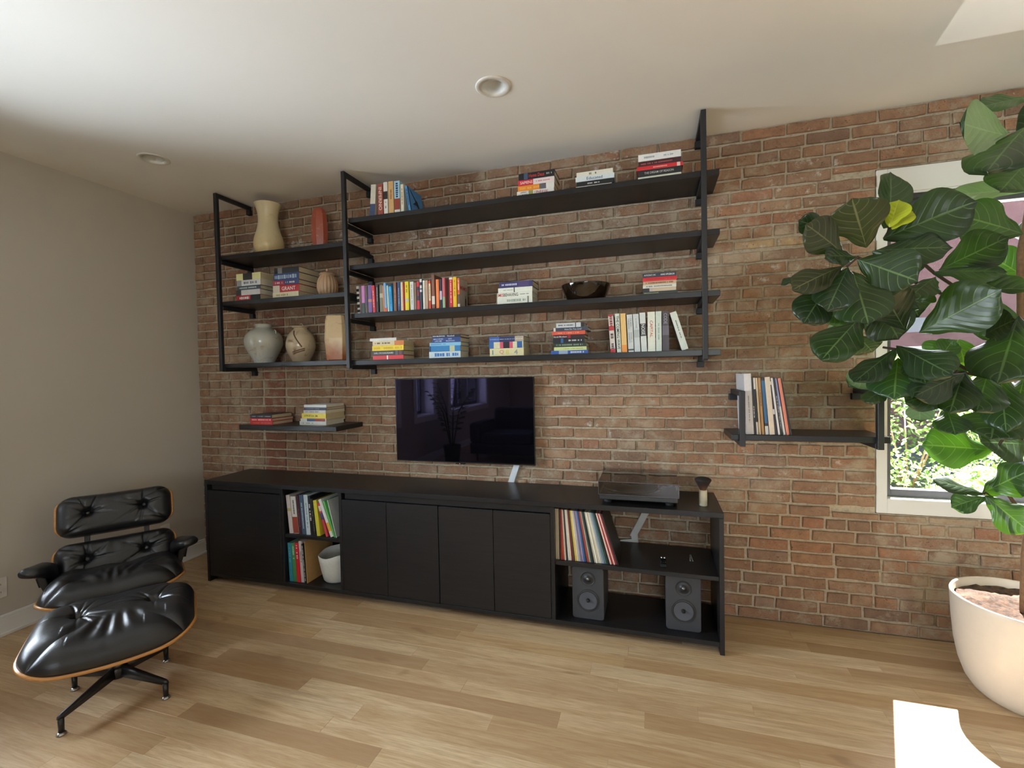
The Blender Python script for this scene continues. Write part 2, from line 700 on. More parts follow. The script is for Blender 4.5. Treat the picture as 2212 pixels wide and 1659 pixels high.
order = sorted(range(len(BRICKS)), key=lambda i: -brick_rank(BRICKS[i]))
single = set(order[:290]) | {i for i, b in enumerate(BRICKS) if b[7]}
ME = {}
field_v, field_f, field_t = [], [], []
for i, b in enumerate(BRICKS):
    x0, x1, zc, kd, si, proud, tilt, special, tone, szr = b
    vs, fs = SHAPES[kd][si]
    sx = (x1 - x0) / (STR_L if kd == 's' else HEAD_L)
    sz = 0.80 if special == 'pale' else szr
    if i in single:
        mt = {'pale': M_BRICK_PALE, 'red': M_BRICK_RED, None: M_BRICK}[special]
        key = (kd, si, special)
        if key not in ME:
            ME[key] = shape_mesh(vs, fs, [mt])
        o = bpy.data.objects.new('brick', ME[key])
        link(o, wall_back)
        o.location = ((x0 + x1) / 2, -proud, zc)
        o.rotation_euler = (0, tilt, 0)
        o.scale = (sx, 1, sz)
    else:
        base = len(field_v)
        ct, st = math.cos(tilt), math.sin(tilt)
        for (vx, vy, vz) in vs:
            vx *= sx
            vz *= sz
            field_v.append(((x0 + x1) / 2 + vx * ct + vz * st, vy - proud, zc - vx * st + vz * ct))
        field_f += [tuple(base + q for q in f) for f in fs]
        field_t += [tone] * len(vs)
me = shape_mesh(field_v, field_f, [M_BRICK_A], 'brick_field')
at = me.attributes.new('tone', 'FLOAT', 'POINT')
at.data.foreach_set('value', field_t)
o = bpy.data.objects.new('brick_field', me)
link(o, wall_back)
tag(o, kind='stuff')

# ------------------------------------------------------------------ floor
PW = 0.0915
mb = MB().box(-0.15, RX + 0.15, BY - 0.15, 0.30, -0.12, -0.016, M_MORTAR)
floor = tag(mb.build('floor'), 'pale oak strip floor with mixed honey tones', kind='structure')
pr_ = random.Random(5)
nrow = int(-BY / PW) + 1
fv, ff, ft = [], [], []


def plank_geo(x0, x1, y0, y1):
    g, b = 0.0002, 0.0005
    x0 += g; x1 -= g; y0 += g; y1 -= g
    vs = [(x0, y0, -0.016), (x1, y0, -0.016), (x1, y1, -0.016), (x0, y1, -0.016),
          (x0, y0, -b), (x1, y0, -b), (x1, y1, -b), (x0, y1, -b),
          (x0 + b, y0 + b, 0), (x1 - b, y0 + b, 0), (x1 - b, y1 - b, 0), (x0 + b, y1 - b, 0)]
    fs = [(0, 1, 5, 4), (1, 2, 6, 5), (2, 3, 7, 6), (3, 0, 4, 7), (4, 5, 9, 8), (5, 6, 10, 9), (6, 7, 11, 10), (7, 4, 8, 11), (8, 9, 10, 11)]
    return vs, fs


y = 0.0
row = 0
while y > BY:
    y1, y0 = y, y - PW
    x = -pr_.uniform(0, 1.2)
    while x < RX:
        L = pr_.choice((0.45, 0.6, 0.8, 0.95, 1.2, 1.4, 1.7)) * pr_.uniform(0.9, 1.1)
        x0, x1 = max(x, 0.0), min(x + L, RX)
        x += L
        if x1 - x0 < 0.02:
            continue
        vs, fs = plank_geo(x0, x1, y0, y1)
        if y0 > -2.3 and x0 < 5.6:
            cx, cy = (x0 + x1) / 2, (y0 + y1) / 2
            o = bpy.data.objects.new('plank', shape_mesh([(a - cx, b - cy, c) for a, b, c in vs], fs, [M_OAK], 'plank'))
            link(o, floor)
            o.location = (cx, cy, 0)
        else:
            base = len(fv)
            fv += vs
            ff += [tuple(base + q for q in f) for f in fs]
            ft += [pr_.random()] * len(vs)
    y -= PW
    row += 1
me = shape_mesh(fv, ff, [M_OAK_A], 'plank_field')
at = me.attributes.new('tone', 'FLOAT', 'POINT')
at.data.foreach_set('value', ft)
o = bpy.data.objects.new('plank_field', me)
link(o, floor)
tag(o, kind='stuff')

# ------------------------------------------------------------------ ceiling with two recessed lights
LIGHTS = [(2.847, -0.822), (0.703, -0.813)]
HOLE, RING = 0.056, 0.082


def ceiling_mesh():
    mb = MB()
    xs = sorted({-0.15, RX + 0.15} | {v for lx, ly in LIGHTS for v in (lx - 0.09, lx + 0.09)})
    ys = sorted({BY - 0.15, 0.30} | {v for lx, ly in LIGHTS for v in (ly - 0.09, ly + 0.09)})
    for i in range(len(xs) - 1):
        for j in range(len(ys) - 1):
            cx, cy = (xs[i] + xs[i + 1]) / 2, (ys[j] + ys[j + 1]) / 2
            hit = [l for l in LIGHTS if abs(l[0] - cx) < 0.085 and abs(l[1] - cy) < 0.085]
            x0, x1, y0, y1 = xs[i], xs[i + 1], ys[j], ys[j + 1]
            if not hit:
                mb.add([(x0, y0, H), (x1, y0, H), (x1, y1, H), (x0, y1, H)], [(3, 2, 1, 0)], M_CEIL)
                continue
            n = 32
            vs, fs = [], []
            for k in range(n):
                a = 2 * math.pi * (k + 0.5) / n
                ca, sa = math.cos(a), math.sin(a)
                vs.append((cx + HOLE * ca, cy + HOLE * sa, H))
                q = max(abs(ca), abs(sa))
                vs.append((cx + (x1 - cx) * ca / q, cy + (y1 - cy) * sa / q, H))
            for k in range(n):
                a, b = 2 * k, 2 * ((k + 1) % n)
                fs.append((a, a + 1, b + 1, b)[::-1])
            # fill square corners
            for sx_, sy_ in ((1, 1), (-1, 1), (-1, -1), (1, -1)):
                pass
            mb.add(vs, fs, M_CEIL)
            corners = [(x1, y1), (x0, y1), (x0, y0), (x1, y0)]
            for qn, (px_, py_) in enumerate(corners):
                k = 4 + 8 * qn
                k0 = (k - 1) % n
                p0, p1 = vs[2 * k0 + 1], vs[2 * (k % n) + 1]
                mb.add([p0, (px_, py_, H), p1], [(0, 2, 1)[::-1], ][:1], M_CEIL)
    mb.box(-0.15, RX + 0.15, BY - 0.15, 0.30, H + 0.14, H + 0.20, M_CEIL)
    return mb


ceil = tag(ceiling_mesh().build('ceiling'), 'flat white painted ceiling', kind='structure')
M_LRING = plain('light_trim_white', (222, 220, 212), 0.4)
M_LENS = plain('light_lens', (205, 203, 194), 0.5)
M_CONE = plain('light_reflector', (222, 224, 222), 0.22)
LBL = {0: 'round white recessed ceiling light above the middle of the long shelves', 1: 'round white recessed ceiling light near the plain side wall'}
for i, (lx, ly) in enumerate(LIGHTS):
    t = thing('ceiling_light', LBL[i], 'ceiling light', (lx, ly, H), 'recessed ceiling lights')
    mb = MB().lathe([(HOLE - 0.001, 0.004), (HOLE - 0.001, -0.004), (RING - 0.006, -0.006), (RING, -0.003), (RING, -0.0005)], 48, mat=M_LRING)
    mb.build('trim_ring', t)
    MB().lathe([(HOLE - 0.001, 0.0), (0.044, 0.050)], 48, mat=M_CONE).build('reflector', t)
    MB().lathe([(0.0445, 0.050), (0.03, 0.053), (0.0005, 0.054)], 48, mat=M_LENS).build('lens', t)

# ------------------------------------------------------------------ side wall on the left with its tall windows, rear walls
LW = [(-3.12, -1.36), (-4.30, -3.68), (-6.85, -4.95)]
LZ0, LZ1 = 0.74, 2.36
mb = MB()
ys = [BY - 0.15]
for a, b in sorted(LW):
    mb.box(-0.28, 0, ys[-1], a, 0, H, M_WALL)
    mb.box(-0.28, 0, a, b, 0, LZ0, M_WALL)
    mb.box(-0.28, 0, a, b, LZ1, H, M_WALL)
    ys.append(b)
mb.box(-0.28, 0, ys[-1], 0.30, 0, H, M_WALL)
tag(mb.build('wall_left'), 'plain warm grey painted wall behind the lounge chair', kind='structure')


def fixed_window(name, axis, a, b, z0, z1, inner, outer, mull, label):
    """white casing and liner, dark frame with bars, pane; axis x: window in a wall of constant x"""
    def B(mb, p0, p1, q0, q1, zz0, zz1, mt):
        if axis == 'x':
            mb.box(min(p0, p1), max(p0, p1), q0, q1, zz0, zz1, mt)
        else:
            mb.box(q0, q1, min(p0, p1), max(p0, p1), zz0, zz1, mt)
    s = 1 if inner > outer else -1
    root = tag(bpy.data.objects.new(name, None), label, kind='structure')
    COL.objects.link(root)
    cw = 0.09
    mb = MB()
    f0, f1 = inner - s * 0.001, inner + s * 0.018
    B(mb, f0, f1, a - cw, a, z0 - cw, z1 + cw, M_WHITE)
    B(mb, f0, f1, b, b + cw, z0 - cw, z1 + cw, M_WHITE)
    B(mb, f0, f1, a, b, z1, z1 + cw, M_WHITE)
    B(mb, f0, f1, a, b, z0 - cw, z0, M_WHITE)
    mb.build('casing', root, 0.002)
    mb = MB()
    t = 0.012
    B(mb, outer, inner, a, a + t, z0, z1, M_WHITE)
    B(mb, outer, inner, b - t, b, z0, z1, M_WHITE)
    B(mb, outer, inner, a + t, b - t, z1 - t, z1, M_WHITE)
    B(mb, outer, inner, a + t, b - t, z0, z0 + t, M_WHITE)
    mb.build('reveal', root)
    mb = MB()
    fr, fo = outer + s * 0.05, outer + s * 0.005
    w = 0.05
    B(mb, fo, fr, a + t, a + t + w, z0 + t, z1 - t, M_STEEL)
    B(mb, fo, fr, b - t - w, b - t, z0 + t, z1 - t, M_STEEL)
    B(mb, fo, fr, a + t + w, b - t - w, z1 - t - w, z1 - t, M_STEEL)
    B(mb, fo, fr, a + t + w, b - t - w, z0 + t, z0 + t + w, M_STEEL)
    for k in range(1, mull + 1):
        c = a + (b - a) * k / (mull + 1)
        ww = 0.045 if k == (mull + 1) / 2 else 0.014
        B(mb, fo, fr, c - ww, c + ww, z0 + t + w, z1 - t - w, M_STEEL)
    zm = z0 + (z1 - z0) * 0.52
    B(mb, fo, fr, a + t + w, b - t - w, zm - 0.012, zm + 0.012, M_STEEL)
    mb.build('sash', root)
    mb = MB()
    B(mb, fo + s * 0.018, fo + s * 0.022, a + t, b - t, z0 + t, z1 - t, M_GLASS)
    mb.build('pane', root)
    return root


for i, (a, b) in enumerate(LW):
    fixed_window('window_%d' % (i + 2), 'x', a, b, LZ0, LZ1, 0.0, -0.28, 3 if b - a > 1 else 1, 'white cased window with dark bars in the painted side wall')
BW = (3.45, 5.75)
mb = MB()
mb.box(-0.15, BW[0], BY - 0.28, BY, 0, H, M_WALL)
mb.box(BW[1], RX + 0.15, BY - 0.28, BY, 0, H, M_WALL)
mb.box(BW[0], BW[1], BY - 0.28, BY, 0, LZ0, M_WALL)
mb.box(BW[0], BW[1], BY - 0.28, BY, LZ1, H, M_WALL)
tag(mb.build('wall_rear'), 'plain painted wall at the far end of the room', kind='structure')
fixed_window('window_5', 'y', BW[0], BW[1], LZ0, LZ1, BY, BY - 0.28, 3, 'wide white cased window at the far end of the room')
tag(boxobj('wall_right', RX, RX + 0.15, BY, 0.004, 0, H, M_WALL), 'plain painted wall opposite the lounge chair', kind='structure')

# baseboards
mb = MB().box(0.0, 0.016, BY, -0.012, 0, 0.100, M_WHITE).box(0.0, 0.012, BY, -0.012, 0.100, 0.115, M_WHITE).box(0.0, 0.028, BY, -0.012, 0, 0.018, M_WHITE)
tag(mb.build('baseboard_left', bevel=0.002), 'white painted baseboard along the plain side wall', kind='structure')
# outlets on the side wall
M_PLATE = plain('outlet_plate', (214, 211, 203), 0.4)
M_SLOT = plain('outlet_slot', (90, 88, 84), 0.5)


def outlet(y, z, label):
    t = thing('wall_outlet', label, 'outlet', (0, y, z))
    MB().box(0.0, 0.006, -0.037, 0.037, -0.058, 0.058, M_PLATE).build('cover_plate', t, 0.003)
    for s in (-1, 1):
        f = MB().box(0.0062, 0.0085, -0.017, 0.017, s * 0.022 - 0.014, s * 0.022 + 0.014, M_PLATE).build('socket', t, 0.002)
        for q in (-1, 1):
            MB().box(0.0086, 0.0090, q * 0.007 - 0.0012, q * 0.007 + 0.0012, s * 0.022 - 0.005, s * 0.022 + 0.005, M_SLOT).build('slot', f)


p = on_x(-4, 1272, 0)
outlet(p.y, p.z, 'white wall outlet above the baseboard beneath the side window')
p = on_x(356, 1150, 0)
outlet(p.y, p.z, 'white wall outlet behind the black lounge chair')

# ------------------------------------------------------------------ window in the brick wall
w1 = tag(bpy.data.objects.new('window_1', None), 'white cased window with grey frame in the brick wall', kind='structure')
COL.objects.link(w1)
g = 0.004
ft_, hd, sl = 0.052, 0.128, 0.082
yb = 0.11
mb = MB()
mb.box(WX0 + g, WX0 + ft_, 0.0, yb, WZ0 + g, WZ1 - g, M_WHITE).build('jamb', w1, 0.002)
MB().box(WX1 - ft_, WX1 - g, 0.0, yb, WZ0 + g, WZ1 - g, M_WHITE).build('jamb', w1, 0.002)
MB().box(WX0 + ft_, WX1 - ft_, 0.0, yb, WZ1 - hd, WZ1 - g, M_WHITE).build('head', w1, 0.002)
MB().box(WX0 + ft_, WX1 - ft_, 0.0, yb, WZ0 + g, WZ0 + sl, M_WHITE).build('sill', w1, 0.002)
mb = MB()
fx0, fx1, fz0, fz1 = WX0 + ft_, WX1 - ft_, WZ0 + sl, WZ1 - hd
fw = 0.038
mb.box(fx0, fx0 + fw, 0.06, yb, fz0, fz1, M_STEEL)
mb.box(fx1 - fw, fx1, 0.06, yb, fz0, fz1, M_STEEL)
mb.box(fx0 + fw, fx1 - fw, 0.06, yb, fz0, fz0 + fw, M_STEEL)
mb.box(fx0 + fw, fx1 - fw, 0.06, yb, fz1 - 0.075, fz1, M_STEEL)
mb.build('sash', w1, 0.002)
M_TRACK = plain('blind_track', (52, 54, 60), 0.4)
MB().box(fx0 + 0.002, fx1 - 0.002, 0.012, 0.050, fz1 - 0.030, fz1 - 0.002, M_TRACK).build('blind_track', w1, 0.003)
MB().box(fx0 + 0.002, fx1 - 0.002, 0.004, 0.011, fz1 - 0.010, fz1 - 0.001, M_WHITE).build('track_lip', w1)
MB().box(fx0 + fw - 0.003, fx1 - fw + 0.003, 0.083, 0.088, fz0 + fw - 0.003, fz1 - 0.072, M_GLASS).build('pane', w1)

# ------------------------------------------------------------------ black wood
def black_wood():
    m, nt, bs, out = new_mat('black_stained_wood')
    p = geo_pos(nt)
    n = noise_node(nt, 1.0, 5.0, 0.6, stretch(nt, p, 4.0, 60.0, 60.0))
    r = ramp_node(nt, n.outputs[0], [(0.3, C(23, 23, 25)), (0.7, C(33, 32, 34))])
    nt.links.new(r.outputs[0], bs.inputs['Base Color'])
    bs.inputs['Roughness'].default_value = 0.34
    bs.inputs['Specular IOR Level'].default_value = 0.4
    bump_node(nt, n.outputs[0], 0.06, 0.001, bs)
    return m


M_BLACKW = black_wood()

# ------------------------------------------------------------------ shelf unit of steel frames and black boards
unit = thing('shelving_unit', 'black steel framed wall shelving with seven long boards against the brick', 'shelving', (0.58, -0.30, 1.47))
UM = Matrix.Translation((-0.58, 0.30, -1.47))
SH_A = [2.296, 1.970, 1.527]
SH_B = [2.438, 2.137, 1.825, 1.5215]
POSTS = [0.583, 1.646, 3.793]
TH, PT = 0.030, 0.026
YF = -0.287                     # front edge of the boards


def uadd(o):
    o.parent = unit
    o.matrix_parent_inverse = UM
    return o


for x in POSTS:
    uadd(MB().box(x - PT / 2, x + PT / 2, YF - PT, YF - 0.0005, 1.472, 2.733, M_BLACK).build('post', None, 0.002))
    uadd(MB().box(x - PT / 2, x + PT / 2, YF, -0.004, 2.733 - PT, 2.733, M_BLACK).build('arm', None, 0.002))
    uadd(MB().box(x - 0.018, x + 0.018, -0.030, -0.003, 2.668, 2.733 - PT, M_BLACK).build('wall_bracket', None, 0.002))


def arm(x, ztop):
    z1 = ztop - TH - 0.0005
    uadd(MB().box(x - PT / 2, x + PT / 2, YF, -0.004, z1 - PT, z1, M_BLACK).build('arm', None, 0.002))
    b = uadd(MB().box(x - 0.018, x + 0.018, -0.034, -0.003, z1 - PT - 0.034, z1 - PT, M_BLACK).build('wall_bracket', None, 0.002))


for z in SH_A:
    uadd(MB().box(0.568, 1.632, YF, -0.007, z - TH, z, M_BLACKW).build('shelf_board', None, 0.0015))
    arm(POSTS[0], z)
for z in SH_B:
    uadd(MB().box(1.662, 3.868, YF, -0.007, z - TH, z, M_BLACKW).build('shelf_board', None, 0.0015))
    arm(POSTS[2], z)
for z in SH_B + SH_A[:2]:
    arm(POSTS[1], z)

# floating shelf
FS_Z = 1.089
tag(MB().box(0.715, 1.531, -0.300, -0.006, FS_Z - 0.032, FS_Z, M_BLACKW).build('floating_shelf', None, 0.002),
    'short black floating shelf on the brick carrying two small book piles', 'shelf')

# record shelf by the window
RS_Z = 1.082
rs = thing('record_shelf', 'black bracket shelf beside the window holding vinyl records', 'shelf', (4.26, -0.006, RS_Z))
RM = Matrix.Translation((-4.26, 0.006, -RS_Z))


def radd(o):
    o.parent = rs
    o.matrix_parent_inverse = RM
    return o


radd(MB().box(3.915, 4.605, -0.272, -0.007, RS_Z - 0.030, RS_Z, M_BLACKW).build('shelf_board', None, 0.002))
for x in (3.965, 4.556):
    radd(MB().box(x - 0.013, x + 0.013, -0.299, -0.273, RS_Z - 0.058, 1.306, M_BLACK).build('post', None, 0.002))
    radd(MB().box(x - 0.013, x + 0.013, -0.272, -0.004, 1.280, 1.306, M_BLACK).build('arm', None, 0.002))
    radd(MB().box(x - 0.013, x + 0.013, -0.272, -0.004, RS_Z - 0.057, RS_Z - 0.031, M_BLACK).build('arm', None, 0.002))
    radd(MB().box(x - 0.024, x + 0.024, -0.032, -0.003, 1.244, 1.279, M_BLACK).build('wall_bracket', None, 0.002))

# ------------------------------------------------------------------ low media console
con = thing('media_console', 'long low black wooden media console with doors and open compartments', 'console', (2.19, -0.21, 0))
CM = Matrix.Translation((-2.19, 0.21, 0))
X0, X1, YC, ZT = 0.518, 3.858, -0.420, 0.714
YBK = -0.028


def cadd(o):
    o.parent = con
    o.matrix_parent_inverse = CM
    return o


cadd(MB().box(X0, X1, YC, YBK, ZT - 0.028, ZT, M_BLACKW).build('top_board', None, 0.0015))
cadd(MB().box(X0, X0 + 0.022, YC, YBK, 0.0, ZT - 0.0285, M_BLACKW).build('side_panel', None, 0.0015))
cadd(MB().box(X1 - 0.022, X1, YC, YBK, 0.0, ZT - 0.0285, M_BLACKW).build('side_panel', None, 0.0015))
cadd(MB().box(X0 + 0.0225, X1 - 0.0225, YC + 0.002, YBK, 0.040, 0.064, M_BLACKW).build('bottom_board', None, 0.0015))
cadd(MB().box(X0 + 0.0225, X1 - 0.0225, -0.34, -0.32, 0.0, 0.0395, M_BLACKW).build('plinth', None, 0.0015))
DV = [(1.164, 1.186), (1.622, 1.644), (2.986, 3.008)]
for a, b in DV:
    cadd(MB().box(a, b, YC + 0.002, YBK, 0.0645, ZT - 0.0285, M_BLACKW).build('divider', None, 0.0015))
cadd(MB().box(1.1865, 1.6215, YC + 0.012, YBK, 0.364, 0.386, M_BLACKW).build('inner_shelf', None, 0.0015))
cadd(MB().box(3.0085, X1 - 0.0225, YC + 0.012, YBK, 0.366, 0.388, M_BLACKW).build('inner_shelf', None, 0.0015))
cadd(MB().box(X0 + 0.0225, 1.163, -0.046, -0.030, 0.0645, ZT - 0.0285, M_BLACKW).build('back_panel'))
cadd(MB().box(1.187, 1.621, -0.046, -0.0305, 0.3865, ZT - 0.0285, M_BLACKW).build('back_panel'))
cadd(MB().box(1.187, 1.621, -0.046, -0.0305, 0.0645, 0.3635, M_BLACKW).build('back_panel'))
cadd(MB().box(1.645, 2.985, -0.046, -0.030, 0.0645, ZT - 0.0285, M_BLACKW).build('back_panel'))
# a recessed finger rail over each run of doors
cadd(MB().box(X0 + 0.05, 1.163, YC + 0.016, YC + 0.034, 0.648, ZT - 0.0285, M_BLACKW).build('finger_rail', None, 0.001))
cadd(MB().box(1.66, 2.985, YC + 0.016, YC + 0.034, 0.648, ZT - 0.0285, M_BLACKW).build('finger_rail', None, 0.001))
for a, b in ((X0 + 0.0245, 1.1625), (1.6465, 1.9625), (1.9655, 2.3095), (2.3145, 2.6525), (2.6555, 2.9835)):
    cadd(MB().box(a, b, YC + 0.001, YC + 0.021, 0.0665, 0.645, M_BLACKW).build('door', None, 0.002))

# ------------------------------------------------------------------ television
def tv_glass():
    m, nt, bs, out = new_mat('tv_screen')
    n = noise_node(nt, 4.0, 2.0, vec=obj_pos(nt))
    r = ramp_node(nt, n.outputs[0], [(0.0, C(6, 6, 8)), (1.0, C(8, 8, 11))])
    nt.links.new(r.outputs[0], bs.inputs['Base Color'])
    bs.inputs['Roughness'].default_value = 0.025
    bs.inputs['Specular IOR Level'].default_value = 1.0
    bs.inputs['Specular Tint'].default_value = (0.58, 0.50, 1.0, 1.0)
    return m


M_TVS = tv_glass()
M_TVB = plain('tv_bezel', (16, 16, 18), 0.4)
tvt = thing('television', 'flat black television mounted on the brick reflecting the room', 'television', (2.32, -0.05, 0.83))
TX0, TX1, TZ0, TZ1 = 1.828, 2.815, 0.830, 1.394
TMx = Matrix.Translation((-2.32, 0.05, -0.83))


def tadd(o):
    o.parent = tvt
    o.matrix_parent_inverse = TMx
    return o


tadd(MB().box(TX0, TX1, -0.050, -0.040, TZ0, TZ1, M_TVB).build('panel', None, 0.0015))
tadd(MB().box(TX0 + 0.005, TX1 - 0.005, -0.0512, -0.0504, TZ0 + 0.007, TZ1 - 0.004, M_TVS).build('screen'))
tadd(MB().box(2.08, 2.60, -0.0395, -0.016, TZ0 + 0.03, TZ0 + 0.30, M_TVB).build('rear_housing', None, 0.004))
tadd(MB().box(2.20, 2.46, -0.0158, -0.003, TZ0 + 0.08, TZ0 + 0.26, M_BLACK).build('wall_mount'))
tadd(MB().box(2.268, 2.336, -0.050, -0.040, TZ0 - 0.0085, TZ0 - 0.0005, M_TVB).build('sensor_bar', None, 0.001))
m, nt, bs, out = new_mat('standby_light')
bs.inputs['Base Color'].default_value = (0.6, 0.1, 0.05, 1)
bs.inputs['Emission Color'].default_value = (1.0, 0.18, 0.05, 1)
bs.inputs['Emission Strength'].default_value = 1.5
tadd(MB().box(2.296, 2.301, -0.0506, -0.0501, TZ0 - 0.006, TZ0 - 0.003, m).build('standby_light'))

# cable cover running down the wall behind the console
M_COVER = plain('cable_cover_white', (214, 220, 226), 0.45)
M_COVER2 = plain('cable_cover_grey', (196, 197, 194), 0.45)
mb = MB()
a, b = on_y(1118, 1000, -0.012), on_y(1104, 1043, -0.012)
d = b - a
mb.beam(a - d * 0.2, a + d * 1.9, 0.040, 0.014, M_COVER, up=(0, 1, 0))
tag(mb.build('cable_cover', None, 0.003), 'pale flat cable cover slanting from the television down behind the console', 'cable cover')
mb = MB()
k0, k1, k2 = on_y(1394, 1108, -0.014), on_y(1366, 1160, -0.014), on_y(1370, 1182, -0.014)
mb.beam(k0 + (k0 - k1) * 0.3, k1, 0.040, 0.014, M_COVER2, up=(0, 1, 0))
mb.beam(k1 + (k0 - k1) * 0.15, k2 + (k2 - k1) * 1.2, 0.040, 0.0135, M_COVER2, up=(0, 1, 0))
k3 = on_y(1340, 1173, -0.014)
mb.beam(k3, k1 + Vector((0.0, 0, -0.03)), 0.040, 0.013, M_COVER2, up=(0, 1, 0))
tag(mb.build('cable_cover', None, 0.003), 'grey forked cable cover on the brick behind the open record compartment', 'cable cover')

# ------------------------------------------------------------------ books
M_PAGE = plain('book_paper', (196, 182, 150), 0.85, var=0.10, nscale=140, bump=0.2, bdist=0.001)
M_PAGEW = plain('book_paper_white', (212, 204, 184), 0.85, var=0.08, nscale=140, bump=0.2, bdist=0.001)


def cover_mat(rgb):
    return plain('cover_print', tuple(rgb), 0.42, var=0.05, nscale=60)


ORD = ['bottom', 'second', 'third', 'fourth', 'fifth', 'sixth', 'seventh', 'eighth', 'ninth', 'tenth']
NTH = ['first', 'second', 'third', 'fourth', 'fifth', 'sixth', 'seventh', 'eighth', 'ninth', 'tenth', 'eleventh', 'twelfth', 'thirteenth',
       'fourteenth', 'fifteenth', 'sixteenth', 'seventeenth', 'eighteenth', 'nineteenth', 'twentieth', 'twenty-first', 'twenty-second', 'twenty-third',
       'twenty-fourth', 'twenty-fifth', 'twenty-sixth', 'twenty-seventh', 'twenty-eighth', 'twenty-ninth', 'thirtieth', 'thirty-first', 'thirty-second',
       'thirty-third', 'thirty-fourth', 'thirty-fifth', 'thirty-sixth', 'thirty-seventh', 'thirty-eighth']
TEXT_LIFT = 0.0005


def lettering(parent, s, mat, start, along, upv, height, length, normal, bold=0.0):
    """flat words: begin at start, run along, letters stand along upv; squeezed to height x length"""
    vs, fs, (x0, x1, y0, y1) = text_mesh(s, bold)
    w, h = x1 - x0, y1 - y0
    sy = height / max(h, 1e-4)
    sx = min(length / w, sy * 1.15)
    out = [Vector(start) + Vector(along) * ((v[0] - x0) * sx) + Vector(upv) * ((v[1] - y0) * sy) + Vector(normal) * TEXT_LIFT for v in vs]
    me = bpy.data.meshes.new('lettering')
    me.from_pydata([tuple(v) for v in out], [], fs)
    me.materials.append(mat)
    o = bpy.data.objects.new('lettering', me)
    return link(o, parent)


def book(mw, T, Hh, D, rgb, label, group, cat='book', bands=None, words=None, white=False, marks=None, name='book', rounded=False):
    """local frame: x thickness, y depth (spine at y=0 looks along -y), z height. mw places it.
    bands: [(from, to, rgb)] fractions of the spine counted from the head; words: [(text, from, to, rel height, rgb)]"""
    root = thing(name, label, cat, group=group, mat=mw)
    ct = min(0.0022, T * 0.16)
    cm = cover_mat(rgb)
    mb = MB()
    # boards
    mb.box(0, ct, 0.0012, D, 0, Hh, cm)
    mb.box(T - ct, T, 0.0012, D, 0, Hh, cm)
    # spine in printed bands
    cuts = sorted({0.0, 1.0} | {b[0] for b in (bands or [])} | {b[1] for b in (bands or [])})
    for f0, f1 in zip(cuts[:-1], cuts[1:]):
        col = rgb
        for b in (bands or []):
            if b[0] <= f0 + 1e-6 and f1 <= b[1] + 1e-6:
                col = b[2]
        z1, z0 = Hh * (1 - f0), Hh * (1 - f1)
        n = 4
        prof = [(T * k / n, (-0.0018 if rounded else -0.0004) * math.sin(math.pi * k / n)) for k in range(n + 1)]
        vs = [(x, yy, z) for z in (z0, z1) for x, yy in prof] + [(0, 0.0012, z0), (T, 0.0012, z0), (0, 0.0012, z1), (T, 0.0012, z1)]
        k2 = n + 1
        fs = [(k, k + 1, k2 + k + 1, k2 + k) for k in range(n)]
        q = 2 * k2
        fs += [(q, 0, k2, q + 2), (n, q + 1, q + 3, k2 + n), (q, q + 1) + tuple(range(n, -1, -1)), (q + 2,) + tuple(range(k2, 2 * k2)) + (q + 3,)]
        mb.add(vs, fs, cover_mat(col))
    mb.build('cover', root)
    e = min(0.003, Hh * 0.02)
    MB().box(ct + 0.0001, T - ct - 0.0001, 0.0013, D - e, e, Hh - e, M_PAGEW if white else M_PAGE).build('page_block', root)
    yt = -0.0018 if rounded else -0.0004
    for w in (words or []):
        s, f0, f1, rh, col = w[:5]
        hgt = T * rh
        cf = w[5] if len(w) > 5 else 0.5
        lettering(root, s, plain('spine_ink', tuple(col), 0.5), (T * cf - hgt / 2, yt, Hh * (1 - f0)), (0, 0, -1), (1, 0, 0), hgt, Hh * (f1 - f0), (0, -1, 0), 0.01)
    for f0, f1, rh, col in ([marks] if isinstance(marks, tuple) else (marks or [])):
        # fine unreadable print: a line of small strokes
        mk = MB()
        mm = plain('spine_ink', tuple(col), 0.5)
        z = Hh * (1 - f0)
        rr = random.Random(int(T * 1e5) * 31 + int(Hh * 1e5) + int(f0 * 100))
        while z > Hh * (1 - f1):
            l = rr.uniform(0.25, 0.7) * T * rh
            if rr.random() > 0.2:
                hh = T * rh * rr.uniform(0.7, 1.0)
                mk.add([(T / 2 - hh / 2, yt - TEXT_LIFT, z - l), (T / 2 + hh / 2, yt - TEXT_LIFT, z - l), (T / 2 + hh / 2, yt - TEXT_LIFT, z), (T / 2 - hh / 2, yt - TEXT_LIFT, z)], [(0, 1, 2, 3)], mm)
            z -= l + T * rh * 0.18
        if mk.v:
            tag(mk.build('fine_print', root), kind='stuff')
    return root


def flat_frame(x, y, z, twist=0.0):
    """book lying down: head of the book at left (x), thickness upward"""
    # local x -> +z, local z -> -x (head at left means local z=H is at x), local y -> +y
    R3 = Matrix(((0, 0, -1), (0, 1, 0), (1, 0, 0)))
    return Matrix.Translation((x, y, z)) @ Matrix.Rotation(twist, 4, 'Z') @ R3.to_4x4()


